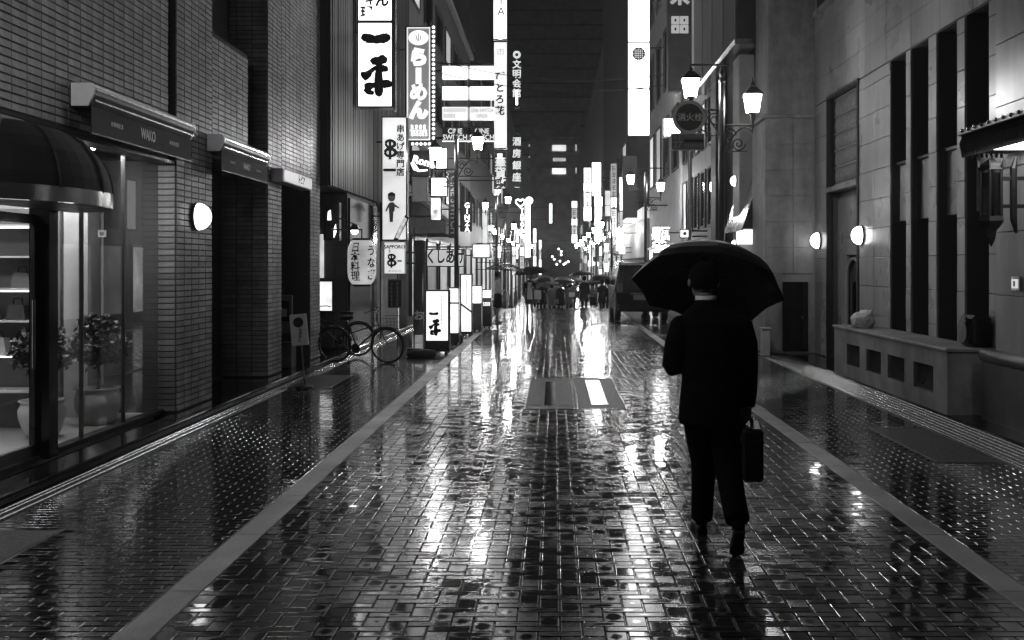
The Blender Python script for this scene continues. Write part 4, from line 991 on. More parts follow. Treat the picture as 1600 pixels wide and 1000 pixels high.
blocks(s, xa+.09, xb-.1, ZA(202, Y), ZA(195, Y), Y-.014, 4, W2, 3); blocks(s, xa+.09, xb-.07, ZA(213, Y), ZA(205, Y), Y-.014, 6, W2, 4); MB().box(xa+.08, xb-.08, Y-.02, Y-.014, ZA(204.2, Y), ZA(203.4, Y)).build('rule', W2, s)
bulb = None
pos = [(XA(677.5, Y), ZA(p, Y)) for p in np.arange(43, 222, 7.2)] + [(XA(p, Y), ZA(225, Y)) for p in np.arange(645, 676, 6.5)]
MB().box(XA(675.3, Y), XA(679.6, Y), Y+.0, Y+.12, ZA(224, Y), ZA(40, Y)).box(XA(640, Y), XA(675.2, Y), Y, Y+.12, ZA(227, Y), ZA(222.5, Y)).build('bulb_rail', M['dark'], s)
for k, (x, z) in enumerate(pos):
    if bulb is None: bulb = MB().sphere((x, Y-.03, z), .042, 8, 6).build('bulb', emi(3), s, smooth=True); b0 = (x, z)
    else: copy_part(bulb, s, (x-b0[0], 0, z-b0[1]))
Y = 23.5
s = sign_px('hanging_sign', 'white lit sign with a brush character, a kana column and a suited figure', 'sign', 596, 636, 182, 376, Y, emi(1.15, .35, .9), depth=.28, wall_x=-4.22)
text('串あげ専門店', .2, INK, s, (XA(626, Y), Y-.016, ZA(236, Y)), vert=True, bold=.03, line=1.02)
brush('kushi', XA(600, Y), ZA(250, Y), .29, ZA(217, Y)-ZA(250, Y), Y-.016, s, wk=1.5)
MB().cbox(XA(599, Y), XA(619, Y), Y-.02, Y-.014, ZA(268, Y), ZA(263.5, Y), .004).build('brush_character', INK, s)
fig = MB(); fx, fz = XA(613, Y), ZA(347, Y); u = .0151
fig.prism([(fx-4*u, fz), (fx+1*u, fz), (fx+2*u, fz+16*u), (fx+4*u, fz+18*u), (fx+4*u, fz+28*u), (fx+2*u, fz+31*u), (fx-3*u, fz+31*u), (fx-6*u, fz+28*u), (fx-5*u, fz+18*u)], 'y', Y-.018, Y-.014)
fig.prism([(fx-6*u, fz+28*u), (fx-11*u, fz+18*u), (fx-9*u, fz+16*u), (fx-5*u, fz+24*u)], 'y', Y-.0178, Y-.0142).prism([(fx+4*u, fz+28*u), (fx+11*u, fz+23*u), (fx+11*u, fz+21*u), (fx+4*u, fz+24*u)], 'y', Y-.0178, Y-.0142)
fig.build('figure_suit', M['facade_mid'], s)
MB().prism([(fx-1*u+6*u*math.cos(q*PI/8), fz+39*u+7*u*math.sin(q*PI/8)) for q in range(16)], 'y', Y-.018, Y-.014).build('figure_head', M['grey_face'], s)
MB().prism([(fx-1*u+6.3*u*math.cos(q*PI/8), fz+41*u+6*u*math.sin(q*PI/8)) for q in range(9)], 'y', Y-.0185, Y-.0181).build('figure_hair', INK, s)
t = thing('slanted_board', 'slanting framed menu board leaning under the sign with the suited figure', 'sign', (XA(628, 23.2), 23.2, ZA(375, 23.2)))
pl4 = [(XA(616, 23.2), ZA(374, 23.2)), (XA(622, 23.2), ZA(376, 23.2)), (XA(640, 23.2), ZA(340, 23.2)), (XA(634, 23.2), ZA(336, 23.2))]
MB().prism(pl4, 'y', 23.1, 23.16).build('frame', M['dark'], t); cxm = sum(p[0] for p in pl4)/4; czm = sum(p[1] for p in pl4)/4
MB().prism([(cxm+(a-cxm)*.75, czm+(b-czm)*.85) for a, b in pl4], 'y', 23.08, 23.099).build('face', emi(.7, .6, 9), t)
# cinema style stack of white panels
Y = 33.0
s = thing('panel_sign', 'two columns of four wide white panels on a central mast', 'sign', (XA(732, Y), Y, ZA(225, Y)))
MB().tube([(XA(732, Y), Y+.1, ZA(232, Y)), (XA(732, Y), Y+.1, ZA(100, Y))], .05, 8).build('mast', M['chrome'], s); MB().tube([(XA(732, Y), Y+.1, ZA(110, Y)), (-4.28, Y+.1, ZA(110, Y))], .04, 6).tube([(XA(732, Y), Y+.1, ZA(215, Y)), (-4.28, Y+.1, ZA(215, Y))], .04, 6).build('bracket', I_, s)
for (a, b_) in ((691, 730), (734.5, 772)):
    for k, (c, d) in enumerate(((103, 123), (135, 155), (167, 187), (199, 220))):
        MB().cbox(XA(a, Y), XA(b_, Y), Y, Y+.2, ZA(d, Y), ZA(c, Y), .01).build('panel', (emi(2.6, .15, 1) if k < 2 else emi(1.5, .2, 1)) if k < 3 else M['dark'], s)
for px in (695, 752): MB().tube([(XA(px, Y), Y+.1, ZA(199, Y)), (XA(px, Y), Y+.1, ZA(103, Y))], .012, 5).build('rod', M['chrome'], s)
text('CINE SWITCH\nGINZA', .18, INK, s, (XA(753, Y), Y-.006, ZA(177, Y)), sx=.66); blocks(s, XA(693, Y), XA(728, Y), ZA(175, Y), ZA(169, Y), Y-.002, 9, INK, 11); blocks(s, XA(693, Y), XA(712, Y), ZA(184, Y), ZA(178, Y), Y-.002, 5, INK, 12)
text('CINE\nSWITCH', .24, emi(1.3), s, (XA(753, Y), Y-.006, ZA(210, Y)), bold=.01, sx=.9, line=.85); text('CINE\nSWITCH', .24, emi(1.3), s, (XA(711, Y), Y-.006, ZA(210, Y)), bold=.01, sx=.9, line=.85)
MB().box(XA(691, Y), XA(772, Y), Y-.02, Y-.002, ZA(221.5, Y), ZA(220.2, Y)).build('underline', W2, s)
Y = 37.0
s = sign_px('hanging_sign', 'slim white sign lettered with Latin capitals near the top of the left row', 'sign', 770, 793, -350, 62, Y, emi(2.6, .4, .8), depth=.25, wall_x=-4.28)
text('YA', .42, INK, s, (XA(783, Y), Y-.016, ZA(10, Y)), vert=True, line=.95)
mb = MB(); mb.lathe([(0, .02), (.2, 0)], 0, 0, 16); mb.xform(Matrix.Translation((XA(782, Y), Y-.013, ZA(53, Y))) @ Matrix.Rotation(PI/2, 4, 'X')); mb.build('emblem', W4, s)
s = sign_px('hanging_sign', 'slim white sign with a thin brush kana column under the Latin lettered one', 'sign', 771, 793, 65, 232, Y+.01, emi(1.5, .3, 1), depth=.25, wall_x=-4.28)
text('びとろ花', .36, INK, s, (XA(781, Y), Y-.016, ZA(147, Y)), vert=True, bold=.035, line=1.18); blocks(s, XA(774, Y), XA(790, Y), ZA(229, Y), ZA(226, Y), Y-.004, 5, INK, 5); blocks(s, XA(776, Y), XA(788, Y), ZA(86, Y), ZA(76, Y), Y-.004, 3, INK, 6)
s = sign_px('hanging_sign', 'black sign with white brush characters above the second left lamp', 'sign', 772, 792, 236, 293, Y+.02, M['dark'], depth=.2, wall_x=-4.28, frame=M['facade_mid'])
text('華賀敷', .42, emi(1.4), s, (XA(782, Y), Y-.016, ZA(271, Y)), vert=True, bold=.014, line=.9); text('蔵', .22, W2, s, (XA(781, Y), Y-.016, ZA(245, Y)), bold=.02)
text('3F', .28, W2, s, (XA(777, Y), Y+.01, ZA(301, Y)), bold=.03)
for k, (py0, py1, str_, lb) in enumerate(((85, 168, '◎文明会館', 'column of white neon characters high on the left, topmost'), (208, 292, '酒房銀座', 'column of white neon characters on the left, lower one'))):
    Y = 50.
    s = sign_px('neon_sign', lb, 'sign', 803, 812, py0, py1, Y, M['dark'], depth=.25, wall_x=-4.34)
    text(str_, .46, emi(1.5), s, (XA(807.5, Y), Y-.02, ZA((py0+py1)/2-(10 if k == 0 else 0), Y)), vert=True, bold=.012, line=1.05 if k == 0 else 1.3)
    if k == 0: MB().box(XA(806, Y), XA(809, Y), Y-.03, Y-.013, ZA(164, Y), ZA(141, Y)).build('neon_bar', W4, s)
# CINE SWITCH blade, GINZA blade and neighbours
Y = 30.0
s = sign_px('blade_sign', 'dark blade sign with upright letters running down beside the left lamp post', 'sign', 701, 716, 270, 372, Y, M['dark'], depth=.15, wall_x=-4.28)
text('CINE SWITCH', .3, M['pale'], s, (XA(709, Y), Y-.016, ZA(320, Y)), bold=.01, roll=-PI/2, sx=.93)
s = sign_px('blade_sign', 'black blade sign lettered GINZA in vertical capitals', 'sign', 719, 738, 318, 362, Y+1, M['dark'], depth=.15, wall_x=-4.28)
text('GINZA', .22, W2, s, (XA(730, Y+1), Y+.984, ZA(340, Y+1)), vert=True, bold=.02, line=.85)
s = sign_px('light_box', 'bright white square sign behind the left lantern of the lamp post', 'sign', 672, 699, 231, 264, 29.4, W4, depth=.2, wall_x=-4.28); blocks(s, XA(686, 29.4), XA(696, 29.4), ZA(252, 29.4), ZA(246, 29.4), 29.386, 3, INK, 8)
sign_px('light_box', 'bright blank white sign below the scrolled lamp bracket on the left', 'sign', 673, 699, 277, 307, 29.4, W4, depth=.2, wall_x=-4.28)
s = sign_px('picture_sign', 'dark square sign with a white script word and a curved white stripe', 'sign', 643, 671, 235, 276, 28.2, M['dark'], depth=.2, wall_x=-4.24)
text('Ron', .3, W2, s, (XA(658, 28.2), 28.18, ZA(252, 28.2)), bold=.03, roll=R(-15)); MB().tube([(XA(644, 28.2), 28.17, ZA(254, 28.2)), (XA(649, 28.2), 28.17, ZA(263, 28.2)), (XA(655, 28.2), 28.17, ZA(267, 28.2)), (XA(668, 28.2), 28.17, ZA(266, 28.2))], [.05, .07, .03, .02], 8).build('stripe', W2, s)
sign_px('blank_panel', 'grey unlit panel under the dark square script sign', 'sign', 643, 668, 277, 316, 28.2, M['facade_pale'], depth=.2, wall_x=-4.24, frame=M['facade_mid'])
sign_px('light_box', 'long white lit strip of shop windows above the dark sloping awning', 'sign', 672, 690, 308, 345, 29.45, emi(1.6, .8, 5), depth=.1, wall_x=-4.28)
# low signs and boards
Y = 21.8
s = sign_px('lit_sign', 'rounded white pole sign lettered SAPPORO with a brush character beside the paper lantern', 'sign', 600, 633, 378, 428, Y, emi(1.15, .2, 2), depth=.16, border=.012, frame=M['white'])
text('SAPPORO', .105, INK, s, (XA(616.5, Y), Y-.016, ZA(386, Y)), bold=.03); brush('kushi', XA(605, Y), ZA(419, Y), .19, ZA(396, Y)-ZA(419, Y), Y-.016, s, wk=1.5)
MB().cbox(XA(621, Y), XA(628, Y), Y-.02, Y-.014, ZA(409, Y), ZA(406.5, Y), .003).build('brush_character', INK, s); text('⺊', .1, INK, s, (XA(609, Y), Y-.016, ZA(393, Y)), bold=.03); blocks(s, XA(606, Y), XA(628, Y), ZA(425, Y), ZA(422, Y), Y-.014, 4, INK, 2)
MB().tube([(XA(621, Y), Y+.08, 0), (XA(621, Y), Y+.08, ZA(428, Y))], .025, 8).build('pole', M['chrome'], s)
s = sign_px('menu_board', 'dark menu plate hung under the SAPPORO pole sign', 'sign', 606, 629, 436, 481, Y-.1, M['facade_dark'], depth=.05, frame=M['facade_mid']); blocks(s, XA(611, Y), XA(615, Y), ZA(478, Y), ZA(440, Y), Y-.114, 6, M['facade_pale'], 4, True); blocks(s, XA(620, Y), XA(624, Y), ZA(478, Y), ZA(440, Y), Y-.114, 6, M['facade_pale'], 5, True)
Y = 26.5
s = sign_px('lit_sign', 'wide lit kana sign above the standing boards on the left', 'sign', 666, 726, 389, 417, Y, emi(.6, .4, 2), depth=.2, wall_x=-4.24)
text('くしあげ', .42, INK, s, (XA(696, Y), Y-.016, ZA(402, Y)), bold=.03, sx=.62)
def a_board(label, px0, px1, py0, pyf, pyb, Y, face, cat='sign'):
    """standing light box: lit face over a dark base, feet on the ground"""
    x0, x1 = XA(px0, Y), XA(px1, Y); zt, zf = ZA(py0, Y), ZA(pyf, Y)
    t = thing('standing_light_box', label, cat, ((x0+x1)/2, Y, 0))
    MB().cbox(x0, x1, Y, Y+.28, .05, zt, .01).build('case', M['dark'], t)
    MB().cbox(x0+.03, x1-.03, Y-.012, Y-.001, zf, zt-.03, .004).build('face', face, t); MB().box(x0+.03, x1-.03, Y+.281, Y+.29, zf, zt-.03).build('rear_face', face, t)
    for x in (x0-.012, x1-.012): MB().box(x, x+.024, Y-.02, Y+.0, .03, zt+.01).build('edge_rail', M['chrome'], t)
    for x in (x0+.05, x1-.09): MB().cbox(x, x+.05, Y-.06, Y+.34, 0, .05, .008).build('foot', M['dark'], t)
    return t
Y = 20.2
s = a_board('white standing light box with two black brush characters nearest on the left', 664, 702, 453, 532, 557, Y, emi(2.1, .15, 2))
brush('one', XA(670, Y), ZA(494, Y), .2, .09, Y-.016, s, wk=1.7); brush('hira', XA(670, Y), ZA(525, Y), .23, ZA(500, Y)-ZA(525, Y), Y-.016, s, wk=1.7); blocks(s, XA(688, Y), XA(692, Y), ZA(508, Y), ZA(461, Y), Y-.014, 8, M['grey_face'], 9, True)
Y = 22.6
s = a_board('standing light box in two stacked panels half hidden behind the nearest board', 700, 718, 449, 520, 535, Y, W2); MB().box(XA(701, Y), XA(717, Y), Y-.02, Y-.013, ZA(475, Y), ZA(472, Y)).build('bar', M['dark'], s); blocks(s, XA(704, Y), XA(712, Y), ZA(500, Y), ZA(496, Y), Y-.014, 2, INK, 3)
Y = 25.4
s = a_board('tall narrow standing light box covered in vertical print', 719, 738, 428, 518, 525, Y, emi(2.1, .2, 2))
blocks(s, XA(727, Y), XA(731, Y), ZA(476, Y), ZA(436, Y), Y-.014, 8, INK, 9, True); blocks(s, XA(733, Y), XA(735, Y), ZA(462, Y), ZA(434, Y), Y-.014, 8, INK, 10, True); blocks(s, XA(722, Y), XA(724, Y), ZA(455, Y), ZA(434, Y), Y-.014, 6, INK, 12, True); blocks(s, XA(724, Y), XA(734, Y), ZA(513, Y), ZA(508, Y), Y-.014, 4, INK, 13); MB().tube([(XA(719, Y), Y-.03, ZA(474, Y)), (XA(738, Y), Y-.03, ZA(488, Y))], .025, 6).build('strap', M['dark'], s)
s = a_board('squat dark cabinet topped by a plain white light panel', 737, 753, 446, 473, 512, 27.0, W8)
s = a_board('small dark standing board with a white printed strip by the woman in white', 753, 768, 452, 465, 505, 28.6, W2); blocks(s, XA(755, 28.6), XA(766, 28.6), ZA(478, 28.6), ZA(472, 28.6), 28.58, 4, W2, 3)
sign_px('light_box', 'glowing white canopy box over the shop door behind the standing boards', 'sign', 738, 766, 381, 403, 33, emi(2.2, .4, 3), depth=1.2, wall_x=-4.28)
t = thing('banner', 'dark narrow cloth banner with a white character on a pole left of the boards', 'banner', (XA(652, 20.8), 20.8, 0))
MB().tube([(XA(647, 20.8), 20.8, 0), (XA(647, 20.8), 20.8, 2.6)], .014, 6).build('pole', M['dark'], t); MB().lathe([(0, 0), (.16, 0), (.15, .07), (0, .08)], XA(647, 20.8), 20.8, 12).build('base', M['dark'], t)
mb = MB()
for k in range(12):
    z = .35+k*.18; mb.v += [(XA(648, 20.8), 20.8+.03*math.sin(k*.9), z), (XA(661, 20.8), 20.8+.05*math.sin(k*.7+1), z)]
for k in range(11): mb.f.append((2*k, 2*k+1, 2*k+3, 2*k+2))
mb.build('cloth', M['facade_dark'], t); text('お', .22, M['pale'], t, (XA(655, 20.8), 20.72, .75), bold=.03)
t = thing('sandbag', 'dark weight bag lying at the foot of the nearest standing light box', 'bag', (-2.6, 19.6, 0)); MB().rings([(-2.62, 19.6, .0, .26, .14), (-2.62, 19.6, .05, .3, .17), (-2.6, 19.62, .12, .27, .15), (-2.6, 19.6, .15, .15, .08)], 14).build('body', M['rubber'], t, smooth=True)
# paper lantern
lx, ly, lz, lr = -3.52, 18.2, 1.86, .255
t = thing('paper_lantern', 'glowing ribbed paper lantern painted with four black characters', 'lantern', (lx, ly, lz-.42))
prof = []
for k in range(41):
    u = -1+2*k/40; r_ = lr*(1-abs(u)**5*.34)*(1+.012*math.cos(k*PI)); prof.append((r_, lz+u*.40))
MB().lathe(prof, lx, ly, 32).build('paper', emi(.6, .35, 2.2), t)
for z in (lz-.44, lz+.4): MB().lathe([(0, z), (lr*.66, z), (lr*.66, z+.04), (0, z+.04)], lx, ly, 24).build('rim', M['iron'], t)
MB().tube([(lx, ly, lz+.44), (lx, ly, lz+.6), (-4.2, ly+.6, lz+.62)], .014, 6).build('hanger', M['iron'], t)
LANT = (lx, ly, lz, lr)
text('日本料理', .19, INK, t, (lx-.075, ly, lz), vert=True, bold=.014, line=.92, name='lettering@wrap'); text('うなぎ', .2, INK, t, (lx+.235, ly, lz-.02), vert=True, bold=.02, line=1.1, name='lettering@wrap')
t = thing('spot_lamp', 'small bright spot lamp on an arm above the paper lantern', 'lamp', (-3.75, 18.6, 2.4)); MB().lathe([(0, 2.58), (.05, 2.57), (.1, 2.48), (.1, 2.46), (0, 2.47)], -3.72, 18.55, 14).build('shade', M['iron'], t); MB().sphere((-3.72, 18.55, 2.45), .07, 10, 8).build('bulb', emi(20), t, smooth=True); MB().tube([(-3.72, 18.6, 2.57), (-4.21, 19.0, 2.75)], .012, 6).build('arm', M['iron'], t)
t = sign_px('box_sign', 'small black box sign with white marks high on the dark recess wall', 'sign', 505, 530, 316, 376, 19.3, M['dark'], depth=.2, wall_x=-4.7); MB().prism([(XA(512, 19.3), ZA(344, 19.3)), (XA(518, 19.3), ZA(344, 19.3)), (XA(517, 19.3), ZA(328, 19.3)), (XA(513, 19.3), ZA(331, 19.3))], 'y', 19.27, 19.28).build('white_mark', W2, t); MB().prism([(XA(522, 19.3), ZA(372, 19.3)), (XA(526, 19.3), ZA(362, 19.3)), (XA(525, 19.3), ZA(350, 19.3)), (XA(522, 19.3), ZA(358, 19.3))], 'y', 19.27, 19.28).build('white_mark', W2, t)

# ================================================================== lit signs, right side
Y = 34.0
s = sign_px('tower_sign', 'tall brilliant white three part sign with a dotted round crest', 'sign', 981, 1015, -480, 212, Y, [emi(10.5, .15, 1)]*3+[W8], depth=.3, border=.02, splits=(ZA(139, Y), ZA(66, Y), ZA(-160, Y)), wall_x=4.33)
mb = MB(); mb.lathe([(0, .0), (.23, 0), (.23, .004), (0, .004)], 0, 0, 28); mb.xform(Matrix.Translation((XA(998, Y), Y-.014, ZA(84, Y))) @ Matrix.Rotation(PI/2, 4, 'X')); mb.build('crest', INK, s)
mb = MB()
for i in range(-3, 4):
    for j in range(-3, 4):
        if i*i+j*j < 9.5: a, c = XA(998, Y)+i*.062, ZA(84, Y)+j*.062; mb.box(a-.018, a+.018, Y-.022, Y-.019, c-.018, c+.018)
mb.build('crest_dots', emi(1.2), s)
text('グリーン館', .34, INK, s, (XA(998, Y), Y-.016, ZA(20, Y)), vert=True, bold=.01)
Y = 22.5
s = sign_px('crest_sign', 'dark grey projecting sign with white square crests beside the glazed overhang', 'sign', 1043, 1081, -70, 142, Y, M['facade_mid'], depth=.25, frame=M['facade_mid'], border=.01, wall_x=3.97)
def crest(py, star):
    x, z, q = XA(1062, Y), ZA(py, Y), .2
    for ux in (-1, 1):
        for uz in (-1, 1):
            f = MB().cbox(x+ux*.1-.093, x+ux*.1+.093, Y-.03, Y-.013, z+uz*.1-.093, z+uz*.1+.093, .03).build('crest_tile', emi(.55), s)
            if not star: MB().box(x+ux*.1-.02, x+ux*.1+.02, Y-.036, Y-.031, z+uz*.1-.03, z+uz*.1+.03).build('crest_dot', INK, f)
crest(39, False)
text('米', .42, emi(.55), s, (XA(1062, Y), Y-.02, ZA(-4, Y)), bold=.05)
Y = 15.6
t = thing('hydrant_sign', 'round dark fire hydrant sign with white kanji and a bright rim on a pole', 'sign', (XA(1077, Y), Y, 0))
mb = MB(); mb.lathe([(0, -.02), (.205, -.02), (.212, 0), (.205, .02), (0, .02)], 0, 0, 32); mb.xform(Matrix.Translation((XA(1077, Y), Y, ZA(183, Y))) @ Matrix.Rotation(PI/2, 4, 'X')); mb.build('disc', mat('hydrant_red_grey', .045, .35), t)
mb = MB(); mb.lathe([(.213, -.012), (.262, -.012), (.262, .012), (.213, .012), (.213, -.012)], 0, 0, 36); mb.xform(Matrix.Translation((XA(1077, Y), Y, ZA(183, Y))) @ Matrix.Rotation(PI/2, 4, 'X')); mb.build('rim', M['white'], t)
text('消火栓', .13, M['end_white'], t, (XA(1078, Y), Y-.022, ZA(184, Y)), bold=.012)
MB().tube([(XA(1077, Y)+.02, Y+.06, 0), (XA(1077, Y)+.02, Y+.06, ZA(160, Y))], .03, 8).build('pole', M['chrome'], t)
s = sign_px('ad_plate', 'framed rectangular advert plate fixed under the round hydrant sign', 'sign', 1048, 1102, 208, 235, Y-.05, M['facade_mid'], depth=.04, border=.018, frame=M['white'])
blocks(s, XA(1052, Y), XA(1064, Y), ZA(219, Y), ZA(212, Y), Y-.064, 2, M['pale'], 3); blocks(s, XA(1069, Y), XA(1098, Y), ZA(216, Y), ZA(211, Y), Y-.064, 7, M['pale'], 4); MB().box(XA(1068, Y), XA(1098, Y), Y-.07, Y-.063, ZA(223, Y), ZA(219, Y)).build('bar', INK, s); blocks(s, XA(1069, Y), XA(1098, Y), ZA(231, Y), ZA(226, Y), Y-.064, 8, M['pale'], 6); text('27', .14, M['pale'], s, (XA(1058, Y), Y-.07, ZA(227, Y)), bold=.02)
sign_px('light_box', 'white lit square sign showing behind the round hydrant sign', 'sign', 1036, 1064, 184, 214, 29.5, W4, depth=.2, wall_x=4.39)
s = sign_px('lit_sign', 'white lit plate low on the shop building over the umbrella', 'sign', 1062, 1078, 358, 372, 28.5, W2, depth=.1, wall_x=4.39); MB().prism([(XA(1070, 28.5)+.06*math.cos(q), ZA(365, 28.5)+.06*math.sin(q)) for q in [k*PI/6 for k in range(12)]], 'y', 28.48, 28.487).build('mark', M['grey_face'], s)
s = sign_px('neon_sign', 'lit column of stacked kanji beside the shop building on the right', 'sign', 1024, 1041, 355, 398, 33.5, M['dark'], depth=.15, wall_x=4.34); text('居酒\n料理\n銀座', .3, W4, s, (XA(1032.5, 33.5), 33.48, ZA(376, 33.5)), bold=.03)
sconce((4.17, 22.95, 3.75), -1, 'glowing lamp on the pale pilaster beside the tiled canopy', 9, .12); sconce((4.17, 22.97, 2.3), -1, 'lower glowing lamp on the same pale pilaster', 6, .09)
for k in range(2):
    Yn = 32.0
s = sign_px('dark_panel', 'dark blank hanging panel behind the second right street lamp', 'sign', 973, 996, 243, 340, 38, M['facade_dark'], depth=.2, wall_x=4.34)
# far signs
FARS = [(912, 924, 262, 345, 66, W4, 'white lit sign in four panels far on the right, left of the crescent sign', (285, 300, 322)), (925, 939, 254, 306, 60, W8, 'white lit sign with a thin black crescent far on the right', ()),
        (929, 941, 307, 377, 62, W8, 'brilliant white sign directly below the crescent sign', (323, 340)), (954, 964, 255, 372, 52, W2, 'slender lit sign with two stacked plates far on the right', (308, 325)),
        (893, 902, 314, 380, 78, W2, 'slim sign of alternating lit plates at the far right end', (325, 341, 353, 366)), (820, 829, 314, 402, 60, W4, 'white slim sign topped by a disc far on the left', ()),
        (833, 838, 357, 420, 72, W2, 'narrow dim sign far on the left beside the disc topped one', (380, 400)), (858, 863, 318, 349, 120, W2, 'thin lit vertical strip near the end of the street', ()), (842, 846, 375, 430, 85, W2, 'thinnest lit strip on the far left row', (390, 405)),
        (944, 951, 380, 425, 58, W1, 'dim lit plate column over the crowd on the right', (395, 410)), (936, 942, 385, 440, 64, W2, 'low lit plate column behind the crowd', (400, 420)), (812, 819, 370, 420, 56, W2, 'low lit plate column left of the disc topped sign', (385, 400)), (800, 806, 385, 430, 54, W1, 'dim plate low beside the left shop fronts', (400,)), (968, 973, 300, 380, 50, W1, 'dim narrow sign beside the low white building', (330, 355))]
for k, (a, b_, c, d, Y, m_, lb, sp) in enumerate(FARS):
    faces = [m_ if (i+k) % 2 == 0 or len(sp) < 2 else (W2 if m_ is not W2 else emi(.35)) for i in range(len(sp)+1)]
    s = sign_px('hanging_sign', lb, 'sign', a, b_, c, d, Y, faces, depth=.25, border=.02, splits=sorted(ZA(q, Y) for q in sp), wall_x=(4.5 if a > 866 else -4.34), back=False)
    blocks(s, XA(a+1.5, Y), XA(b_-1.5, Y), ZA(d-3, Y), ZA(c+3, Y), Y-.016, max(3, int((d-c)/10)), M['grey_face'], k, True)
    if k == 1: MB().tube([(XA(927, Y), Y-.04, ZA(260, Y)), (XA(934, Y), Y-.04, ZA(266, Y)), (XA(935, Y), Y-.04, ZA(274, Y)), (XA(928, Y), Y-.04, ZA(281, Y))], [.01, .04, .04, .01], 6).build('crescent', INK, s)
    if k == 5:
        mb = MB(); mb.lathe([(.0, 0), (.22, 0), (.22, .05), (0, .05)], 0, 0, 18); mb.xform(Matrix.Translation((XA(827, Y), Y, ZA(314, Y)+.02)) @ Matrix.Rotation(PI/2, 4, 'X')); mb.build('disc', W4, s)
        text('TAMAYO', .3, W4, s, (XA(816, Y), Y-.02, ZA(345, Y)), vert=True, bold=.02, line=.85)
Y = 58
t = thing('heart_sign', 'white neon heart outline far on the left row', 'sign', (XA(813, Y), Y, ZA(324, Y))); hp = [(XA(813, Y)+.0165*16*math.sin(q)**3, Y, ZA(317, Y)+.0165*(13*math.cos(q)-5*math.cos(2*q)-2*math.cos(3*q)-math.cos(4*q))) for q in [k*2*PI/24 for k in range(25)]]
MB().tube(hp, .035, 6).build('neon_tube', W4, t); MB().tube([(XA(813, Y), Y+.05, ZA(324, Y)), (-4.34, Y+.05, ZA(324, Y))], .02, 5).build('bracket', I_, t)
rr = random.Random(5); cnt = {-1: 0, 1: 0}
ORD = 'first second third fourth fifth sixth seventh eighth ninth tenth eleventh twelfth thirteenth fourteenth fifteenth sixteenth seventeenth eighteenth nineteenth twentieth'.split()
for k, Y in enumerate(sorted(rr.uniform(52, 125) for _ in range(38))):   # the litter of little lit plates over the far shop doors
    sd = -1 if k % 2 else 1; X = 4.45 - rr.uniform(.05, 1.1); z = rr.uniform(1.0, 5.2) - (.4 if Y > 90 else 0); w = rr.uniform(.25, .6); tall = rr.random() < .5; h = rr.uniform(.8, 2.4) if tall else rr.uniform(.3, .6)
    m_ = rr.choice((W4, W2, W2, W1, W1, W1)); side = 'left' if sd < 0 else 'right'
    lb = '%s %s lit plate hung %s, %s plate from the crossing on the %s side' % ({W4.name: 'bright', W2.name: 'white', W1.name: 'dim'}[m_.name], 'tall' if tall else 'squat', 'high' if z > 3 else 'low', ORD[cnt[sd]], side)
    cnt[sd] += 1
    s = sign_box('shop_plate', lb, 'sign', sd*X-w/2, sd*X+w/2, z, z+h, Y, m_, depth=.12, border=.02, wall_x=sd*4.5, group='small lit plates far down the %s side' % side, back=False)
t = thing('traffic_lights', 'cluster of small round lights hanging across the end of the street', 'light string', (0, 140, 5))
MB().tube([(-4.85, 140, 6.4), (-2, 140, 5.4), (0, 140, 5.2), (2, 140, 5.4), (4.85, 140, 6.4)], .03, 5).build('wire', M['cable'], t)
for px, py in ((873, 389), (877, 393), (877, 398), (866, 405), (875, 408), (884, 411), (888, 409), (870, 413), (881, 413), (863, 401)):
    x, y_, z = P(px, py, 140); MB().sphere((x, 140, z), .14, 8, 6).build('bulb', emi(9), t, smooth=True); MB().tube([(x, 140, z), (x, 140, 5.4)], .012, 4).build('cord', M['cable'], t)
t = thing('overhead_cable', 'thin pair of cables sagging across the street below the white tower sign', 'cable', (0, 30, 8))
for dz in (0, .35):
    pts = []
    for k in range(17):
        u = k/16; pts.append((-4.25+8.6*u, 31+3*u, 8.3-dz-.5*math.sin(u*PI)+.1*u)); 
    MB().tube(pts, .012, 5).build('strand', M['cable'], t)

# ================================================================== vehicles
vx0, vx1, vy0, vz = 1.93, 3.63, 31.2, 0
van = thing('parked_van', 'black van parked tail towards us on the right side of the road', 'van', (2.78, vy0+2, 0))
xc = (vx0+vx1)/2; hw = (vx1-vx0)/2
prof = [(0, .35), (0, .95), (.04, 1.05), (.16, 1.78), (.34, 1.93), (2.2, 1.98), (3.1, 1.9), (3.75, 1.15), (4.3, 1.0), (4.45, .8), (4.45, .35)]   # y,z side outline
mb = MB(); sec = []
for (dy, z) in prof:
    w = hw*(1.0 if z < 1.1 else 1.0-.16*(z-1.1)/.9)
    sec.append((dy, z, w))
n = len(sec)
mb.v = [(xc-w, vy0+dy, z) for dy, z, w in sec] + [(xc+w, vy0+dy, z) for dy, z, w in sec]
mb.f = [tuple(range(n)), tuple(range(2*n-1, n-1, -1))] + [(i, (i+1) % n, (i+1) % n+n, i+n) for i in range(n)]
bd = mb.build('body', M['carpaint'], van)
bd.modifiers.new('soft', 'BEVEL').width = .05; bd.modifiers['soft'].segments = 3; bd.modifiers['soft'].limit_method = 'ANGLE'
wp = [(-.62, 1.09), (.62, 1.09), (.56, 1.7), (-.56, 1.7)]
mb = MB(); mb.v = [(xc+x, vy0+.04+.164*(z-1.05)-.012, z) for x, z in wp]; mb.f = [(0, 1, 2, 3)]; mb.build('rear_window', mat('car_glass', .02, .05, spec=.8), van)
MB().cbox(xc-.8, xc+.8, vy0-.1, vy0+.08, .36, .62, .04).build('bumper', M['carpaint'], van)
MB().box(xc-.3, xc+.3, vy0-.012, vy0-.001, .72, .88).build('number_plate', M['facade_mid'], van); MB().box(xc-.4, xc+.4, vy0-.02, vy0-.001, .90, .94).build('trim_bar', M['chrome'], van)
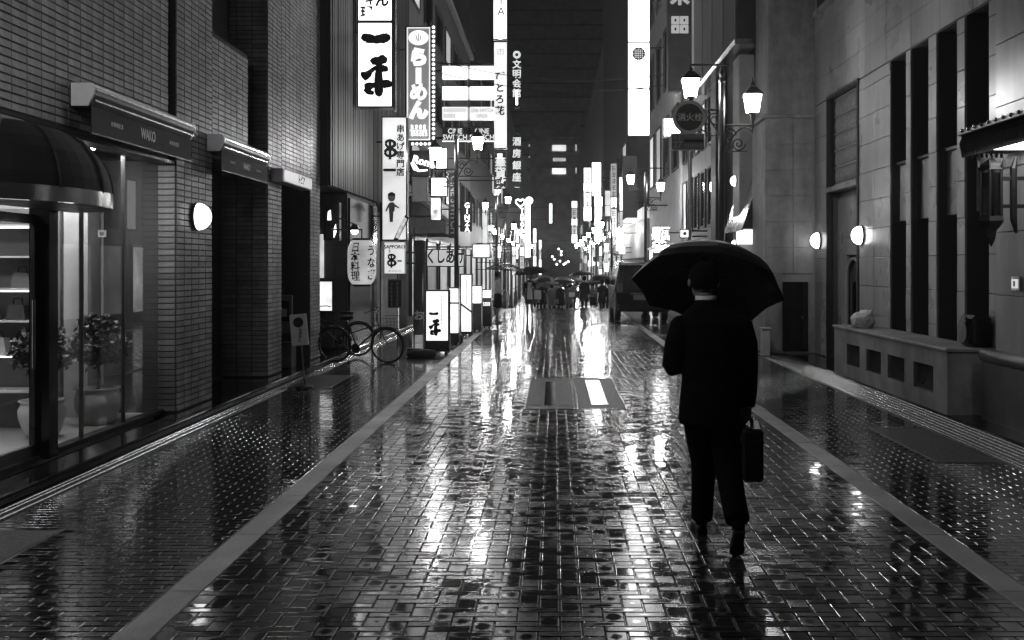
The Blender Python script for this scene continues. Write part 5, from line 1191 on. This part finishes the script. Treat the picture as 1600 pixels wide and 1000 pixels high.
MB().cbox(xc-.45, xc+.45, vy0+.12, vy0+.2, 1.80, 1.84, .008).build('spoiler_lamp', M['chrome'], van)
for s_ in (-1, 1):
    MB().cbox(xc+s_*.64, xc+s_*.82, vy0-.025, vy0+.1, .95, 1.25, .015).build('tail_light', mat('lamp_lens', .12, .1, spec=.8) if 'lamp_lens' not in bpy.data.materials else bpy.data.materials['lamp_lens'], van)
    MB().cbox(xc+s_*.84, xc+s_*1.02, vy0+3.35, vy0+3.45, 1.15, 1.33, .03).build('mirror', M['carpaint'], van)
    mb = MB(); mb.v = [(xc+s_*(hw-.005-.16*hw*(z-1.1)/.9+.004), vy0+y_, z) for y_, z in ((.5, 1.12), (2.9, 1.12), (2.7, 1.75), (.5, 1.75))]; mb.f = [(0, 1, 2, 3)]; mb.build('side_window', M['void'], van)
    for y_ in (.75, 3.6):
        w = MB().lathe([(0, -.1), (.2, -.1), (.3, -.09), (.32, -.05), (.32, .07), (.28, .1), (.2, .1)], 0, 0, 20).xform(Matrix.Translation((xc+s_*(hw-.1), vy0+y_, .32)) @ Matrix.Rotation(PI/2*s_, 4, 'Y')).build('wheel', M['rubber'], van)
        MB().lathe([(0, .08), (.06, .1), (.19, .1), (.2, .09)], 0, 0, 14).xform(Matrix.Translation((xc+s_*(hw-.1), vy0+y_, .32)) @ Matrix.Rotation(PI/2*s_, 4, 'Y')).build('rim', M['chrome'], w)
cy0, cz = 84, gz(84)
car = thing('oncoming_car', 'car facing us with both headlights lit behind the crowd of umbrellas', 'car', (1.3, cy0, cz))
prof = [(0, .3), (0, .75), (.15, .88), (1.2, 1.0), (1.9, 1.45), (3.2, 1.48), (4.2, 1.0), (4.4, .9), (4.4, .3)]
cxm = (XA(878, 84)+XA(902, 84))/2; mb = MB(); n = len(prof); ws = [.84 if z < 1.05 else .68 for _, z in prof]
mb.v = [(cxm-w, cy0+d, cz+z) for (d, z), w in zip(prof, ws)] + [(cxm+w, cy0+d, cz+z) for (d, z), w in zip(prof, ws)]
mb.f = [tuple(range(n)), tuple(range(2*n-1, n-1, -1))] + [(i, (i+1) % n, (i+1) % n+n, i+n) for i in range(n)]; mb.build('body', M['carpaint'], car)
mb = MB(); mb.v = [(cxm-.66, cy0+1.24, cz+1.04), (cxm+.66, cy0+1.24, cz+1.04), (cxm+.6, cy0+1.85, cz+1.43), (cxm-.6, cy0+1.85, cz+1.43)]; mb.f = [(0, 1, 2, 3)]; mb.xform(Matrix.Translation((0, -.015, .012))); mb.build('windscreen', M['void'], car)
for s_ in (-1, 1):
    MB().sphere((cxm+s_*.62, cy0-.01, cz+.66), .13, 12, 8, sy=.4).build('headlight', emi(30), car, smooth=True)
    for y_ in (.8, 3.5): MB().lathe([(0, -.1), (.3, -.1), (.3, .1), (0, .1)], 0, 0, 16).xform(Matrix.Translation((cxm+s_*.76, cy0+y_, cz+.3)) @ Matrix.Rotation(PI/2, 4, 'Y')).build('wheel', M['rubber'], car)
MB().box(cxm-.26, cxm+.26, cy0-.02, cy0-.002, cz+.42, cz+.53).build('number_plate', M['pale'], car)

def bicycle(loc, rz, label):
    t = thing('bicycle', label, 'bicycle', (0, 0, 0), 'bicycles parked by the timber house')
    def ring(cx, cz_, r, rt, nm, m, par):
        return MB().tube([(cx+r*math.cos(q), 0, cz_+r*math.sin(q)) for q in [k*2*PI/36 for k in range(37)]], rt, 6, caps=False).build(nm, m, par)
    for cx in (-.52, .52):
        w = ring(cx, .33, .315, .018, 'wheel', M['rubber'], t); ring(cx, .33, .295, .007, 'rim', M['chrome'], w)
        for k in range(14):
            q = k*2*PI/14; MB().tube([(cx+.02*math.cos(q+1), .012*(-1)**k, .33+.02*math.sin(q+1)), (cx+.29*math.cos(q), 0, .33+.29*math.sin(q))], .0018, 3).build('spoke', M['chrome'], w)
        MB().tube([(cx+.35*math.cos(q), 0, .33+.35*math.sin(q)) for q in [.2+k*.2 for k in range(13)]], .015, 5).build('mudguard', M['dark'], t)
    fr = MB(); bb = (-.08, 0, .28); st = (-.22, 0, .72); hd = (.34, 0, .8)
    fr.tube([bb, st], .015, 6).tube([bb, (.32, 0, .62)], .018, 6).tube([(-.19, 0, .55), (.34, 0, .72)], .012, 6).tube([(-.52, .04, .33), bb], .01, 6).tube([(-.52, .04, .33), st], .009, 6).tube([(.52, .03, .33), (.38, .03, .62), hd], .012, 6)
    fr.build('frame', M['dark'], t)
    MB().tube([st, (-.24, 0, .82)], .012, 6).build('seat_post', M['chrome'], t); MB().rings([(-.26, 0, .82, .13, .09), (-.25, 0, .86, .13, .09), (-.24, 0, .88, .1, .06)], 10).build('saddle', M['leather'], t)
    MB().tube([(.22, -.27, .98), (.3, -.25, 1.0), (.36, -.1, .98), (.35, 0, .95), (.36, .1, .98), (.3, .25, 1.0), (.22, .27, .98)], .011, 6).tube([(.34, 0, .8), (.35, 0, .96)], .014, 6).build('handlebar', M['chrome'], t)
    MB().lathe([(0, -.01), (.09, -.01), (.09, .01), (0, .01)], 0, 0, 16).xform(Matrix.Translation((-.08, -.05, .28)) @ Matrix.Rotation(PI/2, 4, 'X')).build('chainring', M['iron'], t)
    bk = MB()
    for k in range(5): bk.box(.46+.07*k, .465+.07*k, -.16, -.155, .62, .86).box(.46+.07*k, .465+.07*k, .155, .16, .62, .86)
    for z in (.62, .74, .86): bk.box(.45, .76, -.162, -.157, z, z+.008).box(.45, .76, .157, .162, z, z+.008).box(.45, .455, -.16, .16, z, z+.008).box(.755, .76, -.16, .16, z, z+.008)
    bk.build('basket', M['iron'], t)
    t.location = loc; t.rotation_euler = (R(7), 0, rz); ORG[t.name] = Vector(loc); return t
bicycle((-3.57, 18.45, 0), R(-12), 'black bicycle with its front wheel standing out below the paper lantern'); bicycle((-4.35, 19.55, .03), R(168), 'black bicycle parked in the dark recess against the tiled shop building')

# ================================================================== people
def hand(mb, wr, d, pn, side, sc=1., curl=.9):
    """palm and five fingers: wr wrist, d pointing direction, pn the way the palm faces, side thumb side"""
    wr, d, pn, side = Vector(wr), Vector(d).normalized(), Vector(pn).normalized(), Vector(side).normalized()
    for o_ in (-.024, 0, .024):
        mb.tube([wr+side*o_*.6*sc, wr+side*o_*sc+d*.05*sc, wr+side*o_*sc+d*.09*sc], [.017*sc, .019*sc, .014*sc], 8)
    for k, (o_, L_) in enumerate(((.033, .07), (.011, .08), (-.011, .075), (-.033, .06))):
        p = wr+side*o_*sc+d*.085*sc; pts = [p]; a = .25
        for sgm in (.45, .32, .23):
            a += curl*(.45 if sgm == .45 else .55); pts.append(pts[-1]+(d*math.cos(a)+pn*math.sin(a))*L_*sgm*sc*1.05)
        mb.tube(pts, [.0098*sc, .0094*sc, .0086*sc, .0065*sc], 8)
    p = wr+side*.03*sc+d*.03*sc
    mb.tube([p, p+(side*.035+pn*.02+d*.02)*sc, p+(side*.035+pn*.045+d*.045)*sc, p+(side*.02+pn*.06+d*.06)*sc], [.014*sc, .0115*sc, .0105*sc, .008*sc], 8)
def head(mb, c, f, s=1.):
    """skull, jaw, nose, brow and ears; f the direction the face looks at"""
    c, f = Vector(c), Vector(f).normalized(); u = Vector((0, 0, 1)); r_ = f.cross(u).normalized()
    mb.sphere(tuple(c+u*.03*s), .092*s, 16, 12, sz=1.12); mb.sphere(tuple(c+f*.03*s-u*.04*s), .068*s, 14, 10, sz=1.15)
    mb.tube([c+f*.088*s+u*.03*s, c+f*.112*s-u*.012*s, c+f*.09*s-u*.02*s], [.009*s, .016*s, .01*s], 8)
    mb.tube([c+f*.083*s+u*.042*s-r_*.05*s, c+f*.1*s+u*.045*s, c+f*.083*s+u*.042*s+r_*.05*s], .012*s, 8)
    mb.tube([c+f*.083*s-u*.055*s-r_*.022*s, c+f*.094*s-u*.055*s, c+f*.083*s-u*.055*s+r_*.022*s], .008*s, 8)
    for q in (-1, 1): mb.sphere(tuple(c+r_*q*.092*s-f*.008*s), .03*s, 10, 8, sx=.45+.55*abs(f.x), sy=.45+.55*abs(f.y), sz=1.1)
def skinned(name, mb, voxel, mats, pick, parent, it=4):
    me = mb.mesh('tmp', org(parent)); ob = bpy.data.objects.new('tmp', me); COL.objects.link(ob)
    m = ob.modifiers.new('r', 'REMESH'); m.mode = 'VOXEL'; m.voxel_size = voxel; m.use_smooth_shade = True
    m2 = ob.modifiers.new('s', 'SMOOTH'); m2.factor = .5; m2.iterations = it
    dg = bpy.context.evaluated_depsgraph_get(); dg.update()
    out = bpy.data.meshes.new_from_object(ob.evaluated_get(dg)); out.name = name
    bpy.data.objects.remove(ob); bpy.data.meshes.remove(me)
    out.materials.clear()
    for q in mats: out.materials.append(q)
    o_ = org(parent)
    for p in out.polygons:
        c = p.center; p.material_index = pick(c.x+o_.x, c.y+o_.y, c.z+o_.z); p.use_smooth = True
    o = bpy.data.objects.new(name, out); COL.objects.link(o); o.parent = parent; return o
def umbrella(name, label, C, tilt, rollx, rad, rise, cm, handle_len, hook=True, group=None, ribs=True):
    """open umbrella: eight scalloped panels, ribs, shaft, handle. C centre of the rim, tilt away (+Y), rollx to the right"""
    t = thing(name, label, 'umbrella', C, group)
    Mx = Matrix.Translation(C) @ Matrix.Rotation(-tilt, 4, 'X') @ Matrix.Rotation(rollx, 4, 'Y')
    mb = MB(); nb, sub, nr = 8, 4, 7; seg = nb*sub
    for k in range(nr+1):
        u = k/nr
        for j in range(seg):
            fr = (j % sub)/sub; q = 2*PI*j/seg; sag = math.sin(fr*PI)
            r_ = rad*math.sin(u*1.15)/math.sin(1.15)*(1-.09*sag*u); z = rise*(1-(1-math.cos(u*1.15))/(1-math.cos(1.15))) + .02*sag*u*(1-u) + .018*sag*u*u
            mb.v.append((r_*math.cos(q), r_*math.sin(q), z))
    for k in range(nr):
        for j in range(seg): j2 = (j+1) % seg; mb.f.append((k*seg+j, k*seg+j2, (k+1)*seg+j2, (k+1)*seg+j))
    mb.xform(Mx); cp = mb.build('canopy', cm, t, smooth=False)
    so = cp.modifiers.new('thick', 'SOLIDIFY'); so.thickness = .002
    for b in range(nb):
        q = 2*PI*b/nb; pts = []
        for k in range(nr+1):
            u = k/nr; r_ = rad*math.sin(u*1.15)/math.sin(1.15)*.995; z = rise*(1-(1-math.cos(u*1.15))/(1-math.cos(1.15)))-.006
            pts.append((r_*math.cos(q), r_*math.sin(q), z))
        pts.append((rad*1.02*math.cos(q), rad*1.02*math.sin(q), -.012))
        if ribs:
            rbm = MB().tube(pts, .0025 if rad < .7 else .006, 4).xform(Mx).build('rib', M['iron'], t)
            MB().tube([(.02*math.cos(q), .02*math.sin(q), rise*.45), pts[3]], .0022 if rad < .7 else .005, 4).xform(Mx).build('strut', M['iron'], rbm)
    MB().tube([(0, 0, rise+.05), (0, 0, -handle_len)], .0065, 8).xform(Mx).build('shaft', M['iron'], t)
    MB().tube([(0, 0, rise+.0), (0, 0, rise+.03), (0, 0, rise+.07)], [.016, .01, .004], 8).xform(Mx).build('ferrule', M['iron'], t)
    if hook: MB().tube([(0, 0, -handle_len+.12), (0, 0, -handle_len)] + [(.03-.03*math.cos(q), 0, -handle_len-.03*math.sin(q)) for q in (.5, 1.1, 1.6, 2.2, 2.8)], .012, 8).xform(Mx).build('handle', M['leather'], t)
    return t, Mx

# the man in front
man = thing('person', 'man in a black suit walking away in the rain with a briefcase', 'person', (1.03, 6.35, 0))
mb = MB()
mb.rings([(1.015, 6.37, .79, .215, .15), (1.015, 6.37, .82, .222, .155), (1.015, 6.37, .95, .212, .148), (1.012, 6.37, 1.08, .196, .132), (1.01, 6.37, 1.22, .205, .132), (1.008, 6.37, 1.34, .218, .132), (1.005, 6.375, 1.43, .224, .12), (1.0, 6.38, 1.475, .19, .105), (.985, 6.385, 1.53, .12, .088), (.975, 6.395, 1.56, .07, .07)], 24)
mb.sphere((.81, 6.37, 1.415), .068, 14, 10, sy=.95); mb.sphere((1.20, 6.37, 1.415), .068, 14, 10, sy=.95)
mb.tube([(.81, 6.37, 1.43), (.765, 6.34, 1.30), (.745, 6.36, 1.17), (.77, 6.40, 1.13)], [.066, .064, .058, .055], 12)
mb.tube([(.745, 6.36, 1.17), (.80, 6.46, 1.14), (.885, 6.60, 1.15)], [.057, .05, .042], 12)
mb.tube([(1.20, 6.37, 1.43), (1.238, 6.36, 1.30), (1.248, 6.36, 1.13), (1.248, 6.36, 1.0), (1.236, 6.35, .90)], [.068, .064, .056, .05, .045], 12)
# legs: trousers
mb.tube([(.925, 6.38, .92), (.945, 6.44, .72), (.975, 6.50, .52), (.98, 6.56, .32), (.985, 6.64, .12)], [.112, .10, .084, .076, .074], 14)
mb.tube([(1.10, 6.37, .92), (1.105, 6.37, .72), (1.105, 6.345, .53), (1.112, 6.21, .37), (1.118, 6.07, .245)], [.115, .105, .088, .08, .078], 14)
mb.tube([(.985, 6.64, .15), (.985, 6.655, .07)], .042, 10); mb.tube([(1.118, 6.09, .27), (1.12, 6.05, .19)], .042, 10)
mb.tube([(.975, 6.385, 1.52), (.968, 6.40, 1.62)], [.062, .056], 14)
head(mb, (.964, 6.425, 1.69), (-.12, 1, -.05))
hand(mb, (1.236, 6.35, .915), (0, 0, -1), (-1, 0, 0), (0, 1, 0), 1.05, 1.15)
hand(mb, (.885, 6.60, 1.15), (.75, .55, .1), (.3, -.75, .0), (0, 0, 1), 1.05, 1.2)
def pk(x, y, z):
    if z > 1.555 and math.hypot(x-.968, y-6.41) < .16: return 1
    if z < .905 and x > 1.17 and y > 6.25: return 1
    if x > .895 and 1.08 < z < 1.26 and y > 6.575: return 1
    return 0
skinned('body', mb, .0072, [M['suit'], M['skin']], pk, man, 5)
mb = MB(); mb.sphere((.966, 6.405, 1.728), .1005, 18, 14, sz=1.03, sy=1.03); keep = MB()
mb.f = [f for f in mb.f if not (sum(mb.v[i][1] for i in f)/4 > 6.48 and sum(mb.v[i][2] for i in f)/4 < 1.775) and sum(mb.v[i][2] for i in f)/4 > 1.655]
mb.build('hair', M['hair'], man, smooth=True)
mb = MB(); mb.lathe([(.066, 1.56), (.071, 1.575), (.068, 1.608), (.061, 1.607), (.062, 1.565)], 0, 0, 24); mb.xform(Matrix.Translation((.974, 6.388, 0)) @ Matrix.Rotation(R(0), 4, 'X')); mb.build('shirt_collar', M['white'], man, smooth=True)
mb = MB(); mb.rings([(.985, 6.385, 1.515, .112, .092), (.98, 6.385, 1.575, .080, .080), (.98, 6.385, 1.582, .074, .074)], 20, caps=False); mb.build('jacket_collar', M['suit'], man, smooth=True)
mb = MB(); mb.add([(1.012, 6.226, .80), (1.02, 6.226, .80), (1.017, 6.232, 1.0)], [(0, 1, 2)]); mb.build('jacket_vent', M['leather'], man)
def shoe(ankle, toe, up):
    a, tt, u = Vector(ankle), Vector(toe), Vector(up).normalized(); d = (tt-a); L_ = d.length; d.normalize(); s_ = d.cross(u).normalized(); u = s_.cross(d).normalized()
    mb = MB(); st = ((-.24, .030, .055), (-.18, .036, .065), (0, .038, .066), (.3, .036, .05), (.6, .046, .042), (.85, .044, .034), (1.0, .022, .02))
    nn = 14
    for q, w, h in st:
        for j in range(nn):
            an = 2*PI*j/nn; mb.v.append(tuple(a+d*(L_*q)+s_*(w*math.cos(an))+u*(max(h*math.sin(an), -.012)+.0)))
    for i in range(len(st)-1):
        for j in range(nn): j2 = (j+1) % nn; mb.f.append((i*nn+j, i*nn+j2, (i+1)*nn+j2, (i+1)*nn+j))
    mb.f += [tuple(range(nn))[::-1], tuple((len(st)-1)*nn+j for j in range(nn))]
    sh_ = mb.build('shoe', M['leather'], man, smooth=True)
    m2 = MB(); pl_ = [(-.26, .032), (0, .034), (.3, .03), (.6, .047), (.85, .046), (1.02, .02)]
    top = [a+d*(L_*q)+s_*w-u*.0122 for q, w in pl_]+[a+d*(L_*q)-s_*w-u*.0122 for q, w in pl_[::-1]]; k = len(top)
    m2.add([tuple(p) for p in top]+[tuple(p-u*.012) for p in top], [tuple(range(k)), tuple(range(2*k-1, k-1, -1))]+[(i, i+k, (i+1) % k+k, (i+1) % k) for i in range(k)])
    m2.build('sole', M['rubber'], sh_)
shoe((.985, 6.665, .028), (.975, 6.88, .026), (0, 0, 1)); shoe((1.122, 6.055, .165), (1.128, 6.185, .018), (0, .75, .66))
# his umbrella and briefcase
ub, UM = umbrella('umbrella', 'large black umbrella tilted forward over the man in the suit', (1.055, 6.86, 1.635), R(28), R(9), .53, .30, M['umb_black'], .62)
bc = thing('briefcase', 'black leather briefcase hanging from the right hand of the man in the suit', 'briefcase', (1.27, 6.36, .45))
Mx = Matrix.Translation((1.262, 6.36, 0)) @ Matrix.Rotation(R(-9), 4, 'Z')
MB().cbox(-.065, .065, -.2, .2, .455, .785, .018).xform(Mx).build('case', M['leather'], bc); MB().cbox(-.068, .068, -.203, .203, .70, .715, .004).xform(Mx).build('flap_seam', M['leather'], bc)
MB().tube([(0, -.07, .78), (0, -.062, .815), (0, -.03, .828), (0, .03, .828), (0, .062, .815), (0, .07, .78)], .009, 8).xform(Mx).build('handle', M['leather'], bc)
for y_ in (-.1, .1): MB().cbox(-.072, -.066, y_-.02, y_+.02, .68, .73, .003).xform(Mx).build('clasp', M['chrome'], bc)

# passers-by
def figure(label, x, y, face, h, kind, m_body, m_leg, group=None, umb=None, ulabel=None, bag=None, stride=.12, arm='umb', tilt=0., vox=.016, urad=.55):
    z0 = gz(y) if y > CREST else 0; s = h/1.68
    t = thing('person', label, 'person', (x, y, z0), group)
    def w(p): return (x+p[0]*s, y+p[1]*s, z0+p[2]*s)
    mb = MB(); b = MB()
    def rg(rs): b.rings(rs, 18)
    skirt = kind == 'skirt'; coat = kind == 'coat'
    if skirt: rg([(0, 0, .52, .19, .15), (0, 0, .56, .195, .155), (0, 0, .75, .18, .135), (0, 0, .92, .165, .12), (0, 0, 1.04, .125, .1), (0, 0, 1.2, .155, .105), (0, 0, 1.32, .16, .1), (0, 0, 1.40, .10, .075), (0, 0, 1.43, .05, .05)])
    elif coat: rg([(0, 0, .58, .22, .17), (0, 0, .75, .21, .16), (0, 0, 1.0, .18, .13), (0, 0, 1.2, .195, .125), (0, 0, 1.33, .2, .115), (0, 0, 1.41, .13, .085), (0, 0, 1.44, .06, .06)])
    else: rg([(0, 0, .78, .17, .125), (0, 0, .9, .17, .13), (0, 0, 1.05, .155, .115), (0, 0, 1.2, .18, .12), (0, 0, 1.33, .19, .11), (0, 0, 1.41, .12, .085), (0, 0, 1.44, .06, .06)])
    b.tube([(0, 0, 1.40), (0, -.01, 1.52)], [.052, .047], 10); head(b, (0, -.02, 1.57), (0, -1, 0), .95)
    for q, fy in ((-1, -stride), (1, stride)):
        r1 = (.055, .05, .035) if skirt else (.085, .065, .052)
        b.tube([(q*.085, 0, .85), (q*.085, fy*.5, .46), (q*.085, fy+.03, .08)], r1, 10); b.tube([(q*.085, fy+.04, .055), (q*.085, fy-.05, .04), (q*.088, fy-.15, .03)], [.04, .042, .026], 10)
    b.tube([(-.18, 0, 1.35), (-.215, .03, 1.1), (-.17, -.14, 1.04) if bag == 'elbow' else (-.22, -.02, .86)], [.055, .045, .034], 10); hand(b, (-.22, -.02, .86), (0, -.1, -1), (1, 0, 0), (0, -1, 0), 1, .5) if bag != 'elbow' else hand(b, (-.17, -.14, 1.04), (.6, -.8, .1), (0, 0, 1), (0, -1, .4), 1, .8)
    if arm == 'umb': b.tube([(.18, 0, 1.35), (.205, .02, 1.12), (.13, -.2, 1.17)], [.055, .046, .034], 10); hand(b, (.13, -.2, 1.17), (-.5, -.8, .2), (-.6, .3, 0), (0, 0, 1), 1, 1.2)
    else: b.tube([(.18, 0, 1.35), (.215, .02, 1.1), (.06, -.16, 1.06)], [.055, .046, .034], 10); hand(b, (.06, -.16, 1.06), (-.8, -.4, 0), (0, .3, 1), (0, -1, .4), 1, .6)
    b.xform(Matrix.Translation((x, y, z0)) @ Matrix.Rotation(face, 4, 'Z') @ Matrix.Scale(s, 4))
    Ri = Matrix.Rotation(-face, 4, 'Z')
    def pk2(px, py, pz):
        p = Ri @ Vector((px-x, py-y, 0)); zz = (pz-z0)/s; p /= s
        if zz > 1.43 and abs(p.x) < .13: return 1
        if abs(p.x+.22) < .07 and zz < .87 and bag != 'elbow' and zz > .66 and abs(p.y) < .16: return 1
        if arm == 'umb' and zz > 1.1 and zz < 1.3 and p.y < -.19: return 1
        if skirt: return 0 if zz > .98 else (2 if zz > .50 else 1)
        return 0 if zz > (.55 if coat else .8) else 2
    skinned('body', b, vox*s, [m_body, M['skin'], m_leg], pk2, t, 3)
    hb = MB(); hb.sphere((0, .0, 1.605), .104, 14, 10, sz=1.05); hb.f = [f for f in hb.f if not (sum(hb.v[i][1] for i in f)/4 < -.06 and sum(hb.v[i][2] for i in f)/4 < 1.64) and sum(hb.v[i][2] for i in f)/4 > 1.50]
    hb.xform(Matrix.Translation((x, y, z0)) @ Matrix.Rotation(face, 4, 'Z') @ Matrix.Scale(s, 4)); hb.build('hair', M['hair'], t, smooth=True)
    if umb:
        hp_ = Matrix.Rotation(face, 4, 'Z') @ Vector((.08, -.25, 0))*s
        umbrella('umbrella', ulabel, (x+hp_.x-.03, y+hp_.y+math.sin(tilt)*.5, z0+1.72*s), tilt, rng.uniform(-.12, .12), urad, .24, umb, .6, True)
    return t
w1 = figure('woman in a dark cardigan and light dress walking towards us down the street', -.86, 35, 0, 1.5, 'skirt', M['suit'], M['cloth_mid'], umb=M['umb_black'], ulabel='dark umbrella held by the woman in the light dress', stride=.05, tilt=R(-6), urad=.6)
MB().rings([(-.86, 34.87, .62, .09, .02), (-.86, 34.87, .75, .09, .025), (-.86, 34.885, 1.0, .075, .02), (-.86, 34.9, 1.22, .07, .02)], 10).build('dress_front', M['cloth_pale'], w1)
tb_ = thing('tote_bag', 'pale square tote bag hanging beside the woman in the light dress', 'bag', (-.56, 34.9, .62)); MB().cbox(-.7, -.46, 34.84, 34.93, .62, .93, .02).build('body', M['cloth_pale'], tb_); MB().tube([(-.66, 34.88, .93), (-.64, 34.88, 1.05), (-.53, 34.88, 1.05), (-.5, 34.88, .93)], .01, 5).build('strap', M['cloth_mid'], tb_)
figure('woman in a white blouse and black skirt standing sideways by the lit boards', -1.76, 31, R(78), 1.6, 'skirt', M['cloth_pale'], M['suit'], arm='hold', bag='elbow', umb=M['umb_clear'], ulabel='pale clear umbrella over the woman in the white blouse', stride=.03, urad=.62)
crowd = [(848, 48.5, 0, 1.66, 'coat', 'suit', 'umb_black', 'pedestrian in a black coat just right of the woman in the light dress', 'dark umbrella of the pedestrian right of the light dress'),
 (862, 51, PI, 1.6, 'coat', 'cloth_mid', 'umb_mid', 'pedestrian in a grey coat walking away near the road centre', 'grey umbrella over the grey coat near the road centre'),
 (870, 55, PI, 1.68, 'trousers', 'cloth_mid', 'umb_black', 'pedestrian in grey walking away left of the headlights', 'dark umbrella left of the headlights'),
 (876, 49.5, .4, 1.7, 'coat', 'suit', 'umb_mid', 'striding pedestrian in dark clothes before the left headlight', 'grey umbrella with a pale rim before the left headlight'),
 (889, 52, PI, 1.62, 'coat', 'cloth_mid', 'umb_clear', 'pedestrian in grey between the two headlights', 'clear umbrella with a bright rim between the headlights'),
 (896, 58, 0, 1.66, 'trousers', 'cloth_mid', 'umb_mid', 'pedestrian in grey trousers behind the right headlight', 'grey umbrella behind the right headlight'),
 (913, 46.5, PI, 1.74, 'coat', 'suit', 'umb_black', 'broad figure in a long black coat right of the headlights', 'large dark umbrella right of the headlights'),
 (926, 53, 0, 1.6, 'skirt', 'cloth_mid', 'umb_mid', 'pedestrian in a grey skirt between two dark coats on the right', 'grey umbrella between two dark ones on the right'),
 (941, 47.5, PI, 1.66, 'coat', 'suit', 'umb_black', 'pedestrian in a black coat left of the parked van', 'dark umbrella nearest the left side of the parked van'),
 (951, 51, .3, 1.7, 'trousers', 'suit', 'umb_black', 'pedestrian in dark trousers half hidden behind the parked van', 'dark umbrella half hidden behind the parked van'),
 (838, 56, 0, 1.6, 'coat', 'cloth_mid', 'umb_black', 'pedestrian behind the woman in the light dress', 'dark umbrella behind the woman in the light dress')]
for k, (px, y, fc, h, kd, mb_, um_, lb, ul) in enumerate(crowd):
    figure(lb, XA(px, y), y, fc, h, kd, M[mb_], M['suit'], umb=M[um_], ulabel=ul, vox=.024, urad=.62 if k == 6 else .52, stride=(.05, .12, .2)[k % 3], tilt=R((-8, 4, 0, 10)[k % 4]))
sb = thing('shopping_bag', 'pale square shopping bag carried between the two headlights', 'bag', (XA(893, 49), 49, -.2)); MB().cbox(XA(889, 49), XA(898, 49), 49, 49.1, ZA(464, 49), ZA(457, 49), .02).build('body', M['cloth_pale'], sb); MB().tube([(XA(890, 49), 49.05, ZA(457, 49)), (XA(893, 49), 49.05, ZA(454, 49)), (XA(897, 49), 49.05, ZA(457, 49))], .01, 5).build('strap', M['cloth_mid'], sb)

# ================================================================== rain haze and wrap up
hm = bpy.data.materials.new('rain_haze'); hm.use_nodes = True; hn = hm.node_tree
hn.nodes.remove(hn.nodes['Principled BSDF'])
pv = hn.nodes.new('ShaderNodeVolumePrincipled'); pv.inputs['Color'].default_value = (.9, .9, .9, 1); pv.inputs['Density'].default_value = .0008; pv.inputs['Anisotropy'].default_value = .82
hn.links.new(pv.outputs[0], hn.nodes['Material Output'].inputs['Volume'])
MB().box(-70, 70, -45, 430, -3, 100).build('haze', hm, kind='stuff')
finish_text()
lx, ly, lz, lr = LANT
for o in bpy.data.objects:
    if '@wrap' in o.name:                              # lay the lantern characters round the paper
        p = org(o.parent)
        for v in o.data.vertices:
            gx, gy_, gz_ = v.co.x+p.x, v.co.y+p.y, v.co.z+p.z
            a = (gx-lx)/lr; u = max(-1, min(1, (gz_-lz)/.40)); r_ = lr*(1-abs(u)**5*.34)*1.012+.004+(ly-gy_)
            v.co.x = lx+r_*math.sin(a)-p.x; v.co.y = ly-r_*math.cos(a)-p.y
        o.data.update()
for o in list(bpy.data.objects):
    if '@wrap' in o.name: o.name = 'lettering'
    if o.data and hasattr(o.data, 'name') and '@wrap' in o.data.name: o.data.name = 'lettering'
